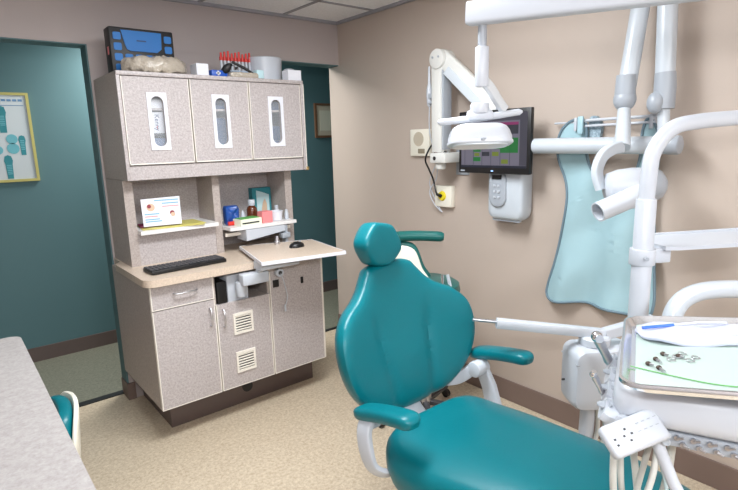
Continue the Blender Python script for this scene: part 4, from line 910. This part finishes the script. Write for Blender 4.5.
MB().tube([e0 + V((0, 0, 0)), V((2.15, .84, .84))], 1, 12, sq=(.04, .045)).build('rear_bar', white_m, ta)

# ------------------------------------------------------------------ operating light
t = thing('operating_light', 'white overhead operating light on a drop post and boom', 'operating light', (1.32, 1.07, 1.6))
b0, b1 = V((1.235, 1.035, 1.925)), V((1.415, .18, 1.878))
MB().tube([b0, b1], 1, 20, sq=(.05, .062)).cyl((1.415, .20, 1.85), (1.415, .20, ZC - .03), .03).cyl((1.415, .20, ZC - .03), (1.415, .20, ZC), .07).build('boom', white_m, t)
bp = V((1.285, 1.055, 0)); bp = V((1.262, 1.03, 0))
lp = V((1.255, 1.005, 0))
MB().cyl(lp + V((0, 0, 1.80)), lp + V((0, 0, 1.905)), .0125, n=20).build('drop_shaft', grey_m, t)
MB().cyl(lp + V((0, 0, 1.725)), lp + V((0, 0, 1.835)), .0195, n=24, bev=.003).build('drop_sleeve', white_m, t)
hx = V((.771, -.636, 0))   # across the picture
hc = V((1.281, 1.032, 1.617))
MB().cyl(hc + V((0, 0, .035)), hc + V((0, 0, .065)), .028, n=24, bev=.005).build('swivel', white_m, t)
MB().tube(spline([(1.258, 1.003, 1.745), (1.285, .998, 1.722), (1.315, .995, 1.69), (1.345, .992, 1.662)], 6), 1, 14, sq=(.022, .026)).build('yoke_arm', mat('pale_translucent_plastic', s2l(196, 200, 204), .2, coat=.4), t, 'pale sloping yoke arm')
MB().box(hc + V((0, 0, .03)), (.075, .035, .03), .008, Matrix.Rotation(math.radians(-39.5), 3, 'Z')).build('yoke_block', white_m, t)
MB().tube([hc - hx * .125 + V((0, 0, .012)), hc - hx * .118 + V((0, 0, .012)), hc + V((0, 0, .022)), hc + hx * .118 + V((0, 0, .036)), hc + hx * .127 + V((0, 0, .037))], [.004, .0095, .011, .0095, .004], 14).build('handle_bar', white_m, t)
nn = V((-.12, -.12, -1)).normalized()
hd = MB(); ho = []
hw = [(-.078, -.06), (-.09, 0), (-.078, .06), (0, .075), (.078, .06), (.09, 0), (.078, -.06), (0, -.075)]
ho = [(p.x, p.y) for p in spline([(a, b, 0) for a, b in hw], 6, True)]
ho = rrect(-.096, .096, -.065, .065, .05, 6)
hy = V((0, 0, 1)).cross(hx)
hup = (V((0, 0, 1)) + V((.10, .12, 0))).normalized(); hX = (hx - hup * hx.dot(hup)).normalized(); hY = hup.cross(hX)
hd.pad(ho, .062, hc + V((0, 0, -.03)), hX, hY, prof=[(.5, -.48), (.95, -.48), (1, -.42), (1.0, -.30), (.97, -.28), (.965, -.1), (.90, .2), (.82, .38), (.7, .48), (.5, .52)])
hd.build('light_head', white_m, t)
MB().pad([(a * .88, b * .88) for a, b in ho], .006, hc + V((0, 0, -.03)) - hup * .031, hX, hY).build('lens', mat('frosted_lens', s2l(214, 222, 228), .15), t, 'frosted lens')
MB().box(hc + hX * .0 + V((0, 0, -.05)) - hY * .066, (.02, .01, .008), .002).build('head_latch', grey_m, t)

# ------------------------------------------------------------------ camera and view
cam = bpy.data.cameras.new('camera'); co_ = bpy.data.objects.new('camera', cam); C.objects.link(co_)
F = 524.67
cam.sensor_width = 36; cam.lens = F / 738 * 36; cam.clip_start = .02
Rm = Matrix(((.7714, .1445, -.6197), (-.6357, .1323, -.7605), (-.0279, .9806, .1939)))
co_.matrix_world = Matrix.Translation((0, 0, 1.58)) @ Rm.to_quaternion().to_matrix().to_4x4()
bpy.context.scene.camera = co_
w = bpy.data.worlds.new('World'); bpy.context.scene.world = w; w.use_nodes = True
w.node_tree.nodes['Background'].inputs['Color'].default_value = (.5, .5, .5, 1); w.node_tree.nodes['Background'].inputs['Strength'].default_value = .3
vs = bpy.context.scene.view_settings
vs.view_transform = 'Standard'; vs.look = 'None'; vs.exposure = 0.1; vs.gamma = 1; vs.use_curve_mapping = False
for o in bpy.data.objects:
    if 'w' in o: del o['w']
